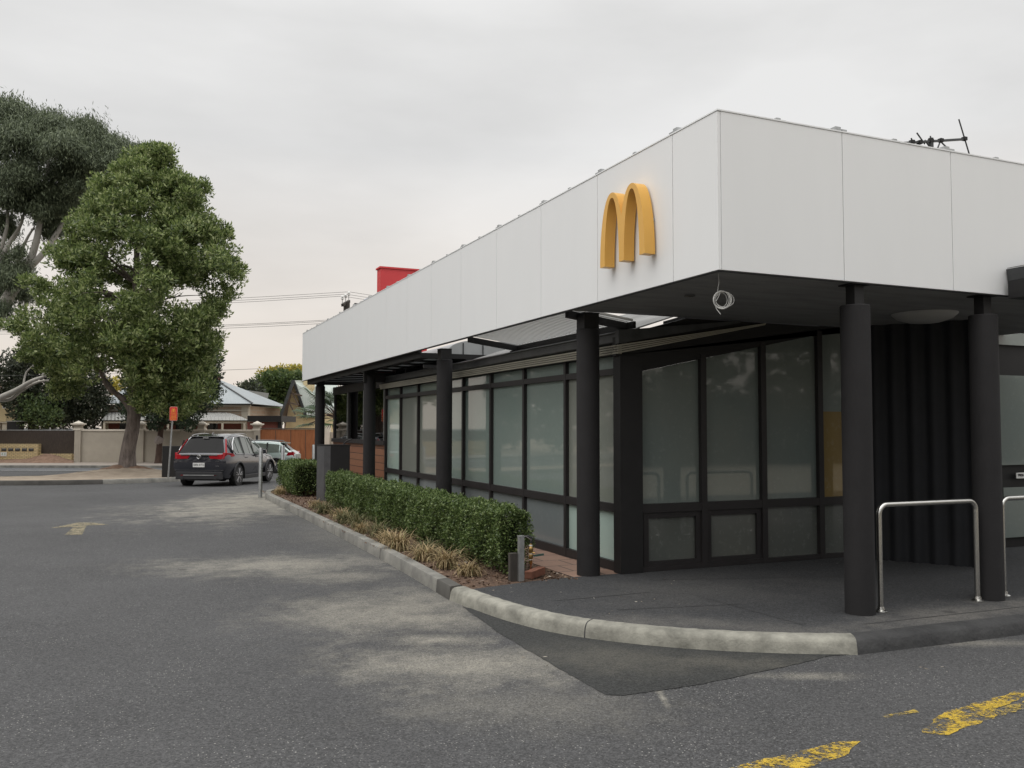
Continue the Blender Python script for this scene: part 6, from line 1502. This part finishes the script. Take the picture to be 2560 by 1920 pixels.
# power pole, wires, flood lamp
pw = empty('power_pole', tuple(UD(864, 52, -0.36)), 0, 'timber power pole with angled crossarm and three insulators above the fascia', 'power pole')
D = 52
MB().tube([UD(864, D, -0.4), UV(864, 756, D)], 0.19, 10).build('pole', M['wood'], pw, smooth=40)
MB().beam(UV(853, 763, D-0.7), UV(870, 753, D+0.7), 0.14, 0.16).build('crossarm', M['wood'], pw)
W = []
for (u, v0, v1, dd) in [(853, 740, 762, -0.6), (861, 736, 758, 0), (869, 730, 753, 0.6)]:
    MB().tube([UV(u, v1, D+dd), UV(u, v0+6, D+dd)], 0.025, 6).build('pin', M['galv'], pw)
    MB().lathe(UV(u, v0+3, D+dd), [(0.05, -0.14), (0.09, -0.08), (0.05, -0.04), (0.09, 0.02), (0.06, 0.10), (0.03, 0.12)], 12).build('insulator', M['white'], pw, smooth=30); W.append((u, v0, dd))
def wire(lab, pts, r=0.011, grp='overhead wires'):
    P = [UV(*p) for p in pts]; mid = []
    for a, b in zip(P[:-1], P[1:]):
        for k in range(8):
            t_ = k/8; mid.append(a.lerp(b, t_)-Vector((0, 0, (a-b).length*0.010*4*t_*(1-t_))))
    mid.append(P[-1]); tag(MB().tube(mid, r, 5).build('power_line', M['black_wire']), lab, 'wire', grp)
wire('top overhead wire of the upper three, running to the pole', [(-600, 765, 60), (869, 729, 52.6), (1500, 800, 70)])
wire('middle overhead wire of the upper three', [(-600, 772, 60), (861, 735, 52), (1500, 806, 70)])
wire('lowest overhead wire of the upper three', [(-600, 780, 60), (853, 740, 51.4), (1500, 812, 70)])
wire('top overhead wire of the lower pair, behind the far fascia end', [(-600, 822, 60), (864, 798, 51.7)])
wire('bottom overhead wire of the lower group, behind the far fascia end', [(-600, 832, 60), (864, 806, 51.7)])
wire('middle overhead wire of the lower group, behind the far fascia end', [(-600, 826, 60), (864, 801, 51.7)])
wire('lone low overhead wire between the tree and the far fascia end', [(-600, 935, 60), (864, 912, 51.7)])
wire('thin service wire sloping down to the gabled house', [(864, 905, 51.7), (720, 985, 69)])
fl = empty('flood_lamp', tuple(GY(880, 775, 24.5)), 0, 'grey flood lamp on a thin curved stalk above the far fascia', 'lamp')
Dl = dof(*GY(880, 775, 24.5).xy)
MB().tube(spline([UV(874, 800, Dl), UV(876, 780, Dl), UV(881, 766, Dl)]), 0.02, 8).build('stalk', M['galv'], fl, smooth=40)
MB().prism([UV(878, 766, Dl), UV(884, 757, Dl-0.1), UV(895, 758, Dl+0.15), UV(891, 765, Dl+0.3)], Vector((0, 0, -0.03))).build('head', M['gutter'], fl)
lp = empty('light_pole', tuple(UD(858.5, 50, -0.36)), 0, 'thin pale metal pole in front of the palm', 'pole')
MB().tube([UD(858.5, 50, -0.4), UV(859, 880, 50)], 0.045, 8).build('pole', M['galv'], lp, smooth=40)
MB().tube([UV(859, 880, 50), UV(859, 872, 50)], 0.06, 8).build('cap', M['galv'], lp)
# dark car bonnet glimpse and right-hand wall continuing past the building
w2 = empty('boundary_wall', tuple(UD(860, 56, -0.36)), 0, 'beige wall and pier glimpsed between the two farthest columns', 'wall')
fbox(806, 1082, 1000, 1150, 56, 0.2, 'wall_panel', M['render'], w2); fbox(806, 1064, 824, 1150, 55.8, 0.5, 'pier', M['render_cap'], w2)

# ------------------------------------------------------------------ unseen things added behind and left of the viewer for the glass to mirror
def mass_stuff(name, lab, pts, m_, per, ln, wd):
    c = []; r_ = []
    for (x, y, z, rx, rz_2, k) in pts:
        for _ in range(k):
            a = random.uniform(0, 6.28); r = random.random()**0.5
            c.append((x+math.cos(a)*r*rx, y+random.uniform(-1.5, 1.5), z+math.sin(a)*r*rz_2)); r_.append(random.uniform(0.7, 1.2))
    P, Dv = clump_leaves(np.array(c), r_, per, up=0.4); o = leaves(name, P, Dv, ln, wd, m_)
    tag(o, lab, 'trees', kind='stuff')
pts = []
for i in range(26):
    x = -34+i*3.6; h = random.uniform(4.6, 6.6)
    pts.append((x, -18+random.uniform(-1.5, 1.5), h*0.52, 2.6, h*0.50, 26))
for i in range(20):
    y = 14+i*3.6; h = random.uniform(7.5, 11); pts.append((-13-0.13*y+random.uniform(-1, 1), y, h*0.5, 1.6, h*0.5, 30))
mass_stuff('unseen_treeline', 'unseen row of dark trees added round the car park for the glass to mirror', pts, M['leaf_far_dark'], 30, 0.62, 0.30)  # added out of view to darken what the panes reflect
MB().box((-45, -19.6, 0), (60, -19.2, 3.6)).build('unseen_dark_backdrop', M['hedge_in'], kind='stuff')  # added dark backing, keeps bright sky out of the pane reflections
sheet('unseen_pale_apron', [(-30, -17), (40, -17), (40, -1.6), (-30, -1.6)], 0.006, mat('unseen_pale_ground', (0.34, 0.30, 0.23), 0.9, noise=0.15, nscale=0.7))  # added pale ground, brightens the reflection in the lower panes
tag(MB().box((-13.2, -16, 0), (-13, 13, 0.6)).build('unseen_low_wall', M['render']), 'unseen low rendered wall added beside the car park for the glass to mirror', 'wall')  # added out of view, only shows as a reflection in the glass
